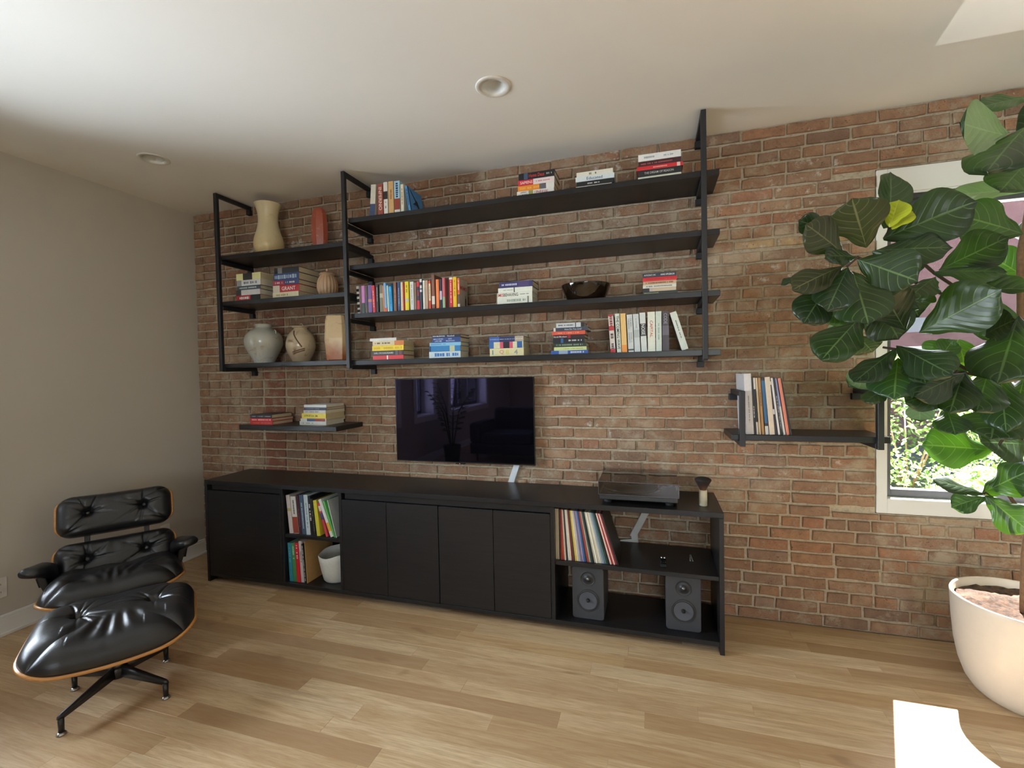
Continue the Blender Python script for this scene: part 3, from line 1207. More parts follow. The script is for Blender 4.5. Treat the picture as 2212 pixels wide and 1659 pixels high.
def stack(where, crop, yf, zbase, yb_px, books, depth=0.15, group=None):
    """books bottom to top: (xl, xr, ytop at left end, colour words, rgb, extra dict), all in crop pixels"""
    ox, oy, s = crop
    zprev = None
    xl0 = books[0][0]
    z_at = lambda u, v: on_y(ox + u * s, oy + v * s, yf)
    z0 = z_at(books[0][0], yb_px).z
    zc = zbase
    prev = z0
    n = len(books)
    rr = random.Random(n * 17 + int(yb_px))
    for i, (xl, xr, yt, cw, rgb, ex) in enumerate(books):
        pl = z_at(xl, yt)
        pr2 = z_at(xr, yt)
        T = max(0.008, pl.z - prev)
        prev = pl.z
        Hh = pr2.x - pl.x
        pos = 'top' if i == n - 1 else ORD[i]
        lab = ('%s book at the %s of the %s' if pos in ('top', 'bottom') else '%s book %s from the bottom of the %s') % (cw, pos, where)
        D = depth * rr.uniform(0.95, 1.05) * ex.get('depth', 1.0)
        # head at left: local z=H sits at x left, so frame origin is at the right end
        mw = flat_frame(pr2.x, yf + rr.uniform(-0.002, 0.004) + ex.get('dy', 0), zc + 0.0003, ex.get('twist', rr.uniform(-0.012, 0.012)))
        book(mw, T - 0.0005, Hh, D, rgb, lab, group or 'books piled flat', bands=ex.get('bands'), words=ex.get('words'), white=ex.get('white', False), marks=ex.get('marks'), rounded=ex.get('round', False))
        zc += T


def row(where, crop, yf, zbase, books, depth=0.15, group=None, word='book', name='book'):
    """upright: (xl, xr at foot, y foot, x head left, y head, colour words, rgb, extra)"""
    ox, oy, s = crop
    P = lambda u, v: on_y(ox + u * s, oy + v * s, yf)
    rr = random.Random(len(books) * 31)
    made = []
    for i, (xl, xr, yb, xt, yt, cw, rgb, ex) in enumerate(books):
        f0, f1, tp = P(xl, yb), P(xr, yb), P(xt, yt)
        T = f1.x - f0.x
        dx, dz = tp.x - f0.x, tp.z - f0.z
        lean = math.atan2(dx, dz)            # positive: head towards +x
        if abs(lean) < 0.03:
            lean = 0.0
        Hh = math.hypot(dx, dz)
        T = T * math.cos(lean)
        lab = '%s %s standing %s from the %s' % (cw, word, NTH[i], where)
        T = max(0.004, T - 0.0008)
        x0 = f0.x
        z0 = zbase + 0.0004 + (T * math.sin(lean) if lean > 0 else 0)
        mw = Matrix.Translation((x0, yf + ex.get('dy', rr.uniform(0, 0.004)), z0)) @ Matrix.Rotation(lean, 4, 'Y')
        D = depth * rr.uniform(0.94, 1.0) * ex.get('depth', 1.0)
        made.append((T, Hh, D))
        made[-1] += (book(mw, T, Hh, D, rgb, lab, group or 'books standing upright', bands=ex.get('bands'),
             words=ex.get('words'), white=ex.get('white', False), marks=ex.get('marks'), name=ex.get('name', name), cat=ex.get('cat', word), rounded=ex.get('round', False)),)
    return made


c1 = (400, 340, 0.29536)
c2 = (740, 340, 0.22604)
c3 = (1060, 220, 0.23508)
c4 = (740, 560, 0.19892)
c5 = (1040, 560, 0.24412)
c6 = (400, 780, 0.22604)
c8 = (1540, 760, 0.18987)
cA = (590, 1040, 0.14468)
cL = (1180, 1080, 0.09646)
WHT, BLK, INK, CRM = (232, 232, 226), (24, 24, 27), (40, 40, 44), (216, 206, 176)
YS = -0.262

stack('stack beside the outer frame post', c1, YS, SH_A[1], 1043, [
    (375, 550, 1003, 'red and black', (172, 34, 42), {'bands': [(0.6, 1, BLK)], 'marks': (0.06, 0.55, 0.5, WHT)}),
    (372, 548, 965, 'white and black', (206, 206, 204), {'bands': [(0, 0.22, (60, 56, 54))], 'white': True}),
    (378, 550, 935, 'slate blue', (62, 80, 92), {'marks': (0.1, 0.8, 0.4, (190, 200, 200))}),
    (378, 552, 893, 'silvery white', (214, 216, 214), {'bands': [(0, 0.2, (150, 150, 152))], 'marks': (0.3, 0.9, 0.45, (90, 100, 120)), 'white': True}),
    (373, 552, 845, 'pale yellow', (222, 220, 160), {'bands': [(0.28, 0.66, (40, 38, 34))]})], 0.2)
stack('stack beside the ribbed jar', c1, YS, SH_A[1], 1030, [
    (640, 830, 990, 'cream', (222, 214, 178), {'marks': (0.15, 0.6, 0.4, (170, 150, 110))}),
    (640, 832, 938, 'red and cream', (176, 38, 46), {'bands': [(0, 0.26, (206, 194, 176))], 'words': [('GRANT', 0.34, 0.86, 0.52, (236, 228, 220))]}),
    (642, 832, 905, 'crimson and blue', (150, 40, 60), {'bands': [(0.45, 1, (58, 70, 118))], 'marks': (0.1, 0.9, 0.4, (220, 210, 200))}),
    (645, 830, 852, 'dark blue', (48, 66, 110), {'marks': (0.05, 0.95, 0.6, (160, 180, 200))}),
    (650, 828, 810, 'thick black', (30, 30, 32), {'bands': [(0.14, 0.32, (120, 120, 118))]})], 0.22)

r_top = row('middle post, top shelf', c2, YS, SH_B[0], [
    (255, 303, 543, 268, 235, 'ivory and navy', (206, 202, 186), {'bands': [(0.60, 1, (58, 74, 110))]}),
    (340, 388, 535, 326, 235, 'rust red', (154, 74, 58), {'words': [('INFERNO', 0.10, 0.86, 0.62, (226, 204, 188))]}),
    (395, 433, 528, 384, 215, 'white and black', (220, 216, 206), {'bands': [(0.28, 0.52, (50, 46, 46))], 'marks': (0.6, 0.8, 0.4, (120, 110, 110))}),
    (442, 490, 522, 433, 208, 'tan', (206, 166, 112), {'marks': (0.25, 0.6, 0.35, (150, 100, 60))}),
    (497, 550, 515, 495, 203, 'sky blue and rust', (164, 200, 218), {'bands': [(0.54, 0.88, (142, 62, 44)), (0.88, 1, (224, 220, 212))], 'marks': (0.06, 0.48, 0.5, (30, 60, 100))}),
    (557, 585, 508, 553, 235, 'cream', (222, 212, 184), {'marks': (0.15, 0.7, 0.4, (140, 120, 90))}),
    (633, 655, 500, 594, 255, 'bright blue leaning', (74, 140, 196), {'marks': (0.1, 0.8, 0.5, (20, 40, 70)), 'depth': 1.25})], 0.15)

stack('stack crowned by a black volume', c3, YS, SH_B[0], 858, [
    (240, 580, 808, 'white', (224, 222, 216), {'bands': [(0.32, 0.44, (150, 150, 90))], 'words': [('UPHEAVAL', 0.48, 0.86, 0.62, (150, 40, 60)), ('JARED', 0.10, 0.28, 0.34, (40, 40, 60), 0.72), ('DIAMOND', 0.04, 0.30, 0.34, (40, 40, 60), 0.28)], 'white': True}),
    (247, 582, 757, 'orange and grey', (226, 140, 40), {'bands': [(0.60, 0.78, (98, 96, 102)), (0.78, 1, (222, 220, 212))], 'marks': (0.06, 0.55, 0.5, (240, 170, 80))}),
    (250, 583, 705, 'pink and white', (226, 214, 212), {'bands': [(0, 0.42, (200, 44, 62))], 'words': [('SAPIENS', 0.06, 0.40, 0.5, (240, 220, 210))], 'marks': (0.5, 0.9, 0.25, (200, 120, 130))}),
    (255, 586, 645, 'thick black', (26, 26, 30), {'bands': [(0.15, 0.26, (60, 84, 110))], 'words': [('Homo Deus', 0.29, 0.72, 0.55, (196, 56, 60))], 'marks': (0.78, 0.93, 0.3, (170, 170, 170))})], 0.15)
stack('low monochrome stack on the top shelf', c3, YS, SH_B[0], 785, [
    (782, 1112, 763, 'thin white', (226, 224, 218), {'white': True}),
    (788, 1130, 722, 'black', (24, 28, 32), {'marks': (0.3, 0.62, 0.35, (210, 210, 210))}),
    (780, 1136, 678, 'pale blue', (212, 222, 224), {'words': [('Educated', 0.29, 0.70, 0.6, (60, 96, 130))], 'white': True}),
    (787, 1122, 632, 'cream', (222, 220, 206), {'marks': (0.3, 0.52, 0.45, (110, 110, 90)), 'white': True})], 0.15)
stack('top-shelf stack with a jutting red volume', c3, YS, SH_B[0], 703, [
    (1352, 1752, 668, 'cream', (220, 222, 204), {'white': True}),
    (1352, 1755, 612, 'black', (32, 32, 36), {'words': [('THE DREAM OF REASON', 0.15, 0.82, 0.36, (190, 190, 186))]}),
    (1342, 1768, 578, 'bright red', (206, 44, 50), {'bands': [(0.87, 0.94, (230, 200, 190))], 'marks': (0.36, 0.66, 0.3, (240, 190, 180))}),
    (1357, 1750, 530, 'dark maroon', (66, 28, 34), {'marks': (0.06, 0.8, 0.3, (170, 90, 90))}),
    (1355, 1748, 468, 'thick white', (226, 228, 226), {'marks': [(0.14, 0.36, 0.3, (150, 158, 164)), (0.58, 0.80, 0.22, (150, 158, 164))], 'white': True})], 0.16)

r_pap = row('middle post, paperback shelf', c4, YS, SH_B[2], [
    (162, 190, 585, 145, 285, 'white and black zigzag', (214, 212, 206), {'bands': [(0.1, 0.2, BLK), (0.28, 0.38, BLK), (0.46, 0.58, BLK), (0.66, 0.78, BLK), (0.85, 0.94, BLK)]}),
    (212, 246, 582, 206, 280, 'lilac and dark green', (194, 120, 180), {'bands': [(0.62, 1, (40, 66, 54))]}),
    (250, 276, 580, 248, 285, 'dark mottled', (84, 70, 56), {'bands': [(0.4, 0.7, (70, 56, 84))]}),
    (280, 322, 577, 276, 272, 'purple', (112, 82, 140), {'bands': [(0.5, 0.6, (180, 120, 110))]}),
    (330, 360, 575, 312, 278, 'crimson', (204, 56, 66), {'marks': (0.2, 0.8, 0.3, (230, 180, 180))}),
    (366, 392, 573, 352, 270, 'charcoal', (52, 52, 56), {'marks': (0.1, 0.6, 0.3, (180, 180, 180))}),
    (404, 440, 570, 388, 275, 'olive grey', (124, 120, 96), {'bands': [(0.3, 0.46, (180, 176, 150))]}),
    (444, 460, 566, 428, 278, 'orange', (206, 124, 78), {}),
    (463, 486, 565, 443, 248, 'light blue', (118, 172, 214), {'bands': [(0.86, 1, (206, 90, 60))]}),
    (490, 508, 562, 473, 275, 'mint', (180, 200, 190), {}),
    (512, 542, 560, 494, 255, 'azure', (52, 162, 222), {'bands': [(0.0, 0.1, (30, 50, 70))], 'marks': (0.3, 0.8, 0.3, (20, 90, 150))}),
    (556, 586, 558, 542, 240, 'brown', (130, 88, 68), {'marks': (0.2, 0.7, 0.3, (200, 150, 120))}),
    (598, 630, 556, 582, 240, 'navy', (46, 66, 112), {'marks': (0.2, 0.8, 0.3, (140, 160, 200))}),
    (634, 656, 553, 618, 240, 'cream', (214, 206, 166), {}),
    (658, 672, 552, 646, 245, 'thin red', (186, 52, 52), {}),
    (682, 722, 550, 668, 235, 'yellow', (228, 208, 44), {'words': [], 'marks': (0.12, 0.5, 0.4, (130, 110, 20)), 'bands': [(0.58, 0.7, (200, 196, 170))]}),
    (736, 774, 548, 724, 237, 'white', (214, 214, 210), {'marks': (0.1, 0.8, 0.35, (150, 150, 150)), 'white': True}),
    (780, 802, 545, 772, 248, 'taupe', (138, 108, 92), {}),
    (808, 838, 540, 797, 232, 'red and navy', (204, 52, 62), {'bands': [(0.18, 0.66, (46, 46, 62))], 'marks': (0.3, 0.5, 0.5, (180, 60, 60))}),
    (844, 868, 540, 832, 208, 'striped navy', (42, 56, 74), {'bands': [(0.0, 0.1, (206, 206, 206)), (0.2, 0.3, (200, 204, 206)), (0.34, 0.42, (200, 204, 206))]}),
    (876, 896, 538, 866, 222, 'ivory', (218, 216, 202), {}),
    (899, 930, 537, 890, 222, 'tan', (180, 150, 126), {}),
    (938, 960, 533, 932, 222, 'red and cream', (206, 80, 58), {'bands': [(0.1, 0.7, (224, 206, 170))], 'marks': (0.2, 0.6, 0.3, (120, 100, 80))}),
    (970, 1003, 530, 966, 158, 'tall brown', (130, 90, 72), {'bands': [(0.62, 0.86, (214, 210, 198))]}),
    (1018, 1050, 528, 1010, 210, 'orange', (238, 130, 66), {}),
    (1057, 1082, 526, 1052, 208, 'navy and lilac', (44, 44, 66), {'bands': [(0.4, 0.7, (190, 180, 206))]}),
    (1088, 1116, 524, 1084, 195, 'pink and green', (198, 104, 112), {'bands': [(0.62, 1, (146, 178, 140))]}),
    (1120, 1152, 523, 1118, 205, 'dark brown', (78, 66, 56), {'dy': 0.02}),
    (1162, 1198, 521, 1160, 190, 'red and white', (198, 42, 48), {'bands': [(0.0, 0.07, (230, 220, 210)), (0.9, 1, (190, 50, 50))], 'marks': (0.1, 0.85, 0.28, (240, 220, 214))}),
    (1203, 1242, 519, 1202, 187, 'golden yellow', (230, 186, 40), {'marks': (0.1, 0.6, 0.3, (150, 90, 20))}),
    (1252, 1276, 517, 1252, 200, 'orange and white', (216, 120, 78), {'bands': [(0.12, 0.5, (214, 92, 56)), (0.55, 0.88, (84, 72, 70)), (0.88, 1, (210, 206, 200))], 'marks': (0.05, 0.4, 0.5, (235, 225, 215))})], 0.125)

stack('purple-topped stack beside the bowl', c5, YS, SH_B[2], 395, [
    (140, 450, 333, 'thick white', (216, 220, 206), {'bands': [(0.86, 0.9, (120, 120, 112))], 'marks': (0.22, 0.8, 0.4, (150, 160, 150)), 'white': True}),
    (140, 448, 293, 'white red-lettered', (222, 226, 214), {'words': [('MIS', 0.03, 0.18, 0.72, (188, 50, 50)), ('BEHAVING', 0.185, 0.60, 0.72, (34, 36, 40))], 'marks': (0.66, 0.9, 0.2, (90, 96, 96)), 'white': True}),
    (147, 450, 250, 'plain white', (222, 226, 214), {'marks': (0.12, 0.42, 0.22, (160, 160, 150)), 'bands': [(0.46, 0.49, (40, 40, 40))], 'white': True}),
    (155, 452, 198, 'purple', (52, 52, 100), {'bands': [(0.58, 0.9, (74, 62, 110))], 'marks': (0.05, 0.52, 0.35, (190, 190, 220))})], 0.15)
stack('navy-topped stack near the end post', c5, YS, SH_B[2], 300, [
    (1425, 1735, 270, 'dark green', (40, 50, 44), {'bands': [], 'words': [('SEBASTIAN JUNGER', 0.04, 0.52, 0.4, (176, 176, 130))]}),
    (1428, 1722, 240, 'black and cream', (206, 186, 156), {'bands': [(0, 0.2, (30, 30, 32)), (0.2, 0.3, (190, 180, 170))]}),
    (1428, 1724, 210, 'ivory', (218, 216, 204), {'marks': (0.1, 0.9, 0.35, (110, 110, 110)), 'white': True}),
    (1430, 1725, 180, 'tan', (196, 166, 132), {'marks': (0.08, 0.9, 0.4, (120, 60, 40))}),
    (1426, 1728, 145, 'red', (206, 34, 42), {'marks': (0.1, 0.9, 0.35, (180, 30, 40))}),
    (1424, 1722, 108, 'navy', (38, 48, 66), {'words': [('AUTOCRACY, INC', 0.05, 0.40, 0.42, (220, 220, 220)), ('ANNE APPLEBAUM', 0.54, 0.95, 0.42, (220, 220, 220))]})], 0.13)

stack('red and yellow stack, lowest long shelf', c4, YS, SH_B[3], 1083, [
    (325, 660, 1036, 'red', (204, 40, 44), {'bands': [(0.46, 0.5, (235, 225, 215))]}),
    (322, 660, 985, 'black', (46, 42, 44), {'words': [('KARL OVE KNAUSGAARD', 0.06, 0.68, 0.36, (220, 216, 210))], 'bands': [(0.74, 0.82, (90, 90, 94)), (0.86, 0.94, (110, 60, 60))]}),
    (322, 662, 930, 'yellow', (232, 204, 40), {'marks': (0.06, 0.94, 0.5, (200, 168, 20))}),
    (328, 665, 880, 'orange-ended', (214, 196, 156), {'bands': [(0.7, 1, (200, 120, 66))], 'marks': (0.08, 0.56, 0.36, (60, 56, 50))}),
    (292, 582, 850, 'thin white', (206, 206, 200), {'white': True})], 0.14)
stack('all blue stack, lowest long shelf', c4, YS, SH_B[3], 1070, [
    (938, 1280, 1000, 'pale blue-lettered', (190, 206, 208), {'marks': (0.18, 0.9, 0.55, (40, 110, 180)), 'white': True}),
    (942, 1280, 940, 'deep blue', (38, 120, 176), {'bands': [(0.66, 0.82, (180, 190, 150)), (0, 0.06, (20, 60, 100))]}),
    (942, 1282, 903, 'sky blue', (128, 182, 214), {'marks': (0.05, 0.5, 0.4, (90, 140, 180))}),
    (972, 1280, 850, 'royal blue', (40, 66, 128), {'words': [('MACHINES', 0.06, 0.40, 0.3, (180, 196, 220), 0.72), ('LIKE ME', 0.10, 0.40, 0.3, (180, 196, 220), 0.28), ('IAN', 0.58, 0.70, 0.3, (180, 196, 220), 0.72), ('McEWAN', 0.5, 0.82, 0.3, (180, 196, 220), 0.28)]}),
    (972, 1280, 818, 'navy', (26, 36, 60), {'words': [('IAN McEWAN', 0.03, 0.46, 0.5, (210, 214, 220)), ('Nutshell', 0.54, 0.82, 0.5, (210, 214, 220))]})], 0.14)
stack('three-volume stack, lowest long shelf', c4, YS, SH_B[3], 1050, [
    (1595, 1965, 966, 'thick cream', (212, 206, 160), {'words': [('1', 0.08, 0.2, 0.6, (40, 110, 150)), ('Q', 0.29, 0.42, 0.6, (208, 140, 110)), ('8', 0.48, 0.6, 0.6, (200, 190, 90)), ('4', 0.72, 0.88, 0.66, (150, 150, 130))]}),
    (1588, 1960, 897, 'pink-eyed cream', (206, 204, 170), {'bands': [(0, 0.14, (50, 100, 160)), (0.32, 0.42, (206, 84, 110)), (0.42, 0.6, (36, 32, 40)), (0.6, 0.7, (206, 84, 110)), (0.82, 0.97, (46, 90, 150))]}),
    (1590, 1962, 840, 'blue and white', (58, 92, 160), {'bands': [(0.3, 0.75, (40, 52, 96)), (0.75, 1, (170, 160, 140))], 'marks': (0.02, 0.98, 0.12, (220, 224, 230))})], 0.15)
stack('tall eight-volume stack, lowest long shelf', c5, YS, SH_B[3], 832, [
    (615, 942, 800, 'blue', (52, 92, 166), {'marks': (0.50, 0.88, 0.6, (200, 206, 216)), 'bands': [(0.22, 0.46, (150, 170, 200))]}),
    (643, 930, 768, 'pale green', (196, 210, 150), {'marks': (0.2, 0.9, 0.25, (150, 160, 100))}),
    (638, 926, 733, 'dark green', (38, 50, 42), {'marks': (0.08, 0.88, 0.4, (130, 150, 130))}),
    (633, 912, 692, 'black', (22, 26, 34), {'bands': [(0.25, 0.33, (40, 90, 150))], 'marks': (0.5, 0.9, 0.35, (200, 200, 200))}),
    (632, 912, 662, 'maroon', (52, 26, 32), {'words': [('Haruki Murakami', 0.02, 0.44, 0.5, (220, 206, 206))], 'bands': [(0.47, 0.56, (150, 40, 50))]}),
    (625, 918, 630, 'coral red', (206, 84, 62), {'marks': (0.1, 0.8, 0.3, (230, 160, 130))}),
    (630, 942, 598, 'slate navy', (58, 66, 84), {'bands': [(0.02, 0.08, (220, 216, 206))], 'words': [('How Do You Live?', 0.34, 0.82, 0.5, (196, 202, 210))]}),
    (660, 908, 556, 'silver white', (192, 198, 202), {'bands': [(0.68, 0.71, (40, 44, 50)), (0.88, 1, (34, 36, 40))], 'marks': (0.08, 0.6, 0.3, (80, 84, 90))})], 0.14)
row('tall stack, lowest long shelf', c5, YS, SH_B[3], [
    (1143, 1188, 815, 1120, 480, 'red and white', (204, 196, 188), {'bands': [(0.0, 0.04, (180, 50, 56)), (0.3, 0.42, (176, 50, 56)), (0.9, 1.0, (176, 50, 56))], 'marks': [(0.03, 0.28, 0.6, (130, 50, 56)), (0.5, 0.9, 0.6, (70, 60, 60))], 'white': True}),
    (1200, 1240, 812, 1180, 470, 'white and black', (206, 212, 200), {'words': [('THE COMING WAVE', 0.06, 0.92, 0.62, (30, 34, 36))], 'white': True}),
    (1244, 1292, 808, 1226, 465, 'yellow', (226, 188, 118), {'bands': [(0.81, 1, (232, 150, 66))]}),
    (1300, 1350, 805, 1284, 474, 'grey white', (198, 204, 202), {'words': [("I'VE BEEN", 0.10, 0.42, 0.26, (120, 126, 130), 0.70), ('THINKING', 0.10, 0.42, 0.26, (120, 126, 130), 0.30), ('DANIEL C.', 0.48, 0.84, 0.26, (120, 126, 130), 0.70), ('DENNETT', 0.48, 0.84, 0.26, (120, 126, 130), 0.30)], 'bands': [(0.92, 0.96, (60, 60, 60))], 'white': True}),
    (1356, 1408, 802, 1339, 468, 'silver', (196, 204, 204), {'bands': [(0.42, 0.62, (170, 178, 178))], 'marks': (0.1, 0.4, 0.2, (150, 156, 156)), 'white': True}),
    (1416, 1467, 799, 1398, 455, 'white black-labelled', (206, 212, 208), {'bands': [(0.28, 0.6, (50, 52, 56))], 'words': [('NOISE', 0.30, 0.57, 0.62, (214, 220, 216))], 'white': True}),
    (1473, 1540, 797, 1459, 448, 'ivory red-lettered', (218, 222, 206), {'words': [('CAPITAL', 0.22, 0.70, 0.38, (186, 70, 60))], 'white': True}),
    (1545, 1597, 795, 1536, 443, 'pale mint', (200, 212, 200), {'marks': (0.3, 0.7, 0.25, (140, 160, 150)), 'white': True}),
    (1602, 1662, 792, 1592, 440, 'dark plum', (66, 58, 66), {'bands': [(0.36, 0.6, (96, 92, 104))], 'words': [('CODE', 0.05, 0.32, 0.5, (150, 150, 160))]}),
    (1775, 1838, 786, 1666, 455, 'white leaning', (206, 214, 204), {'marks': (0.22, 0.68, 0.16, (70, 80, 80)), 'white': True})], 0.15)

stack('three-book pile on the floating shelf', c6, -0.255, FS_Z, 607, [
    (622, 838, 575, 'orange red', (196, 64, 58), {'marks': (0.1, 0.95, 0.3, (226, 120, 110))}),
    (622, 832, 547, 'bright red', (206, 44, 52), {'marks': (0.05, 0.95, 0.5, (240, 190, 186))}),
    (622, 828, 511, 'dark navy', (42, 40, 54), {'marks': (0.05, 0.95, 0.25, (180, 180, 190))})], 0.2)
stack('six-book pile on the floating shelf', c6, -0.235, FS_Z, 614, [
    (1090, 1345, 578, 'thick white', (210, 214, 206), {'marks': (0.06, 0.5, 0.35, (140, 146, 140)), 'white': True}),
    (1100, 1345, 552, 'blue and red', (214, 214, 212), {'bands': [(0.25, 0.56, (70, 82, 136)), (0.56, 0.96, (150, 56, 52))]}),
    (1113, 1342, 503, 'yellow', (226, 208, 74), {'words': [('JORGE', 0.10, 0.38, 0.45, (60, 60, 40))], 'marks': (0.42, 0.68, 0.35, (80, 76, 40))}),
    (1130, 1343, 474, 'thin white', (206, 206, 204), {'marks': (0.05, 0.7, 0.35, (90, 92, 100)), 'white': True}),
    (1134, 1346, 447, 'navy', (54, 60, 80), {'marks': (0.05, 0.7, 0.3, (130, 140, 160))}),
    (1135, 1348, 421, 'pale grey', (206, 212, 212), {'white': True})], 0.2)

row('cabinet door, upper nook', cA, -0.393, 0.386, [
    (247, 303, 785, 187, 217, 'pinkish white', (196, 186, 182), {'bands': [(0.34, 0.42, (170, 160, 110))], 'white': True}),
    (305, 380, 790, 250, 236, 'white stripe-footed', (206, 204, 198), {'bands': [(0.55, 0.99, (150, 70, 56))], 'marks': (0.1, 0.46, 0.3, (50, 50, 50)), 'white': True}),
    (390, 432, 793, 332, 212, 'dark maroon', (62, 30, 42), {'marks': (0.35, 0.8, 0.25, (150, 110, 110))}),
    (434, 492, 797, 380, 206, 'slate blue', (64, 82, 104), {'marks': (0.2, 0.85, 0.3, (170, 184, 196))}),
    (495, 556, 800, 444, 204, 'pale blue', (186, 200, 206), {'marks': (0.2, 0.85, 0.3, (110, 130, 140)), 'white': True}),
    (562, 602, 805, 504, 225, 'black white-lettered', (24, 24, 26), {'marks': (0.2, 0.62, 0.5, (220, 220, 220))}),
    (606, 642, 812, 548, 265, 'plain black', (28, 28, 30), {'marks': (0.3, 0.9, 0.3, (120, 120, 110))}),
    (655, 706, 826, 592, 296, 'yellow green', (196, 188, 62), {}),
    (790, 826, 842, 656, 335, 'pink and red leaning', (188, 60, 76), {'bands': [(0.1, 0.25, (220, 200, 190)), (0.3, 0.5, (70, 70, 120))]}),
    (858, 905, 850, 670, 290, 'white yellow-splashed leaning', (206, 210, 204), {'bands': [(0.62, 0.85, (206, 160, 60))], 'white': True}),
    (908, 930, 846, 742, 305, 'green leaning', (92, 178, 92), {}),
    (934, 946, 838, 800, 280, 'tall pale leaning', (190, 194, 192), {'white': True})], 0.22)
row('cabinet door, lower nook', cA, -0.393, 0.064, [
    (248, 298, 1497, 212, 927, 'turquoise', (48, 134, 158), {'marks': (0.1, 0.5, 0.3, (120, 180, 190))}),
    (304, 356, 1503, 264, 926, 'green', (72, 136, 82), {'marks': (0.06, 0.40, 0.5, (170, 204, 170))}),
    (361, 412, 1508, 320, 922, 'red', (200, 36, 50), {'marks': (0.06, 0.40, 0.5, (236, 190, 190))}),
    (416, 462, 1516, 371, 900, 'pinkish white', (196, 186, 186), {'marks': (0.25, 0.5, 0.4, (110, 100, 100)), 'white': True}),
    (470, 500, 1522, 414, 938, 'black and white chequered', (30, 30, 32), {'marks': (0.05, 0.95, 0.5, (190, 190, 184))}),
    (504, 516, 1530, 460, 908, 'kraft brown', (172, 136, 86), {'name': 'folder', 'depth': 1.15, 'marks': None})], 0.24)

# ------------------------------------------------------------------ vinyl records
row('bracket on the record shelf', c8, -0.262, RS_Z, [
    (386, 470, 962, 350, 275, 'thick white boxed', (206, 204, 206), {'marks': (0.36, 0.80, 0.16, (130, 130, 136)), 'white': True}),
    (474, 498, 962, 436, 318, 'black', (30, 26, 30), {'marks': (0.5, 0.7, 0.5, (210, 210, 210))}),
    (500, 524, 962, 458, 318, 'white and black', (214, 208, 200), {'bands': [(0.2, 0.78, BLK)]}),
    (528, 552, 962, 484, 318, 'cream', (206, 184, 150), {}),
    (560, 592, 962, 512, 316, 'caramel', (176, 132, 76), {'marks': (0.2, 0.5, 0.3, (70, 50, 30))}),
    (600, 640, 962, 548, 316, 'black and blue', (30, 30, 36), {'bands': [(0.05, 0.8, (40, 96, 140)), (0.85, 1, (200, 200, 200))]}),
    (646, 708, 962, 588, 308, 'ivory boxed', (212, 198, 178), {'white': True}),
    (712, 742, 962, 630, 318, 'plum black', (44, 34, 46), {'bands': [(0.06, 0.12, (220, 220, 220)), (0.55, 0.64, (210, 205, 215))]}),
    (746, 772, 962, 658, 316, 'white', (212, 208, 206), {}),
    (776, 800, 962, 684, 320, 'black speckled', (28, 28, 32), {'marks': (0.3, 0.9, 0.5, (160, 160, 170))}),
    (804, 832, 962, 700, 318, 'lilac blue', (140, 150, 196), {'bands': [(0.5, 1, (206, 206, 206))]}),
    (840, 876, 962, 738, 318, 'salmon', (214, 128, 102), {}),
    (882, 906, 962, 762, 320, 'thin black', (30, 26, 28), {})], 0.255, 'records standing on the bracket shelf', 'record', 'vinyl_record')
LPC = [('beige', (176, 160, 132)), ('sand', (186, 170, 140)), ('dark brown', (52, 36, 30)), ('brick red', (160, 52, 46)), ('orange red', (186, 84, 54)),
       ('pinkish white', (204, 186, 172)), ('dark grey', (56, 52, 54)), ('white', (214, 210, 196)), ('ivory', (206, 200, 176)), ('maroon', (120, 34, 42)),
       ('olive black', (60, 54, 36)), ('yellow', (206, 178, 72)), ('cream', (214, 200, 160)), ('pale grey', (176, 176, 180)), ('mauve', (120, 110, 134)),
       ('lavender', (150, 140, 160)), ('blue', (52, 96, 160)), ('charcoal', (46, 46, 50)), ('speckled red', (166, 60, 54)), ('stone', (166, 160, 136)),
       ('dark teal', (40, 66, 70)), ('black', (28, 28, 30)), ('khaki', (176, 172, 142)), ('bright white', (222, 220, 208)), ('parchment', (202, 194, 166)),
       ('bone', (208, 204, 184)), ('silver', (160, 168, 170)), ('blue grey', (120, 134, 150)), ('teal', (70, 110, 112)), ('bottle green', (34, 52, 44)),
       ('jet black', (24, 24, 26)), ('blush', (214, 190, 176)), ('scarlet', (172, 46, 46)), ('white and red', (214, 180, 172)), ('deep red', (140, 36, 40)),
       ('thin black', (30, 26, 28))]
lp = []
nl = len(LPC)
for i, (nm, rgb) in enumerate(LPC):
    f = i / nl
    xb0 = 218 + (1632 - 218) * f
    xb1 = 218 + (1632 - 218) * (i + 0.9) / nl
    ybt = 1332 + (1440 - 1332) * f
    fl = (xb0 - 218) / 1414
    xt = 196 + (1250 - 196) * f
    yt = 205 + (295 - 205) * f
    lp.append((xb0, xb1, ybt, xt, yt, nm, rgb, {}))
row('divider, open console compartment', cL, -0.388, 0.388, lp, 0.262, 'records leaning in the console', 'record', 'vinyl_record')

# front covers that can be seen: a dark bird on the blue leaning book, a title and a figure on the last paperback
T, Hh, D, bk = r_top[-1]
M_SIL = plain('cover_ink', (16, 30, 52), 0.5)
lift = T + 0.0006
pts = [(0.12, 0.93), (0.22, 0.90), (0.52, 0.60), (0.58, 0.60), (0.66, 0.42), (0.86, 0.08), (0.74, 0.06), (0.56, 0.36), (0.46, 0.40), (0.22, 0.36), (0.42, 0.50), (0.44, 0.56)]
MB().add([(lift, D * a, Hh * b) for a, b in pts], [tuple(range(len(pts)))], M_SIL).build('bird_print', bk)
MB().add([(lift, D * a, Hh * b) for a, b in ((0.0, 0.0), (0.06, 0.0), (0.06, 1.0), (0.0, 1.0))], [(0, 1, 2, 3)], M_SIL).build('cover_hinge', bk)
T, Hh, D, bk = r_pap[-1]
lift = T + 0.0006
M_FACE = plain('cover_print', (168, 156, 144), 0.45)
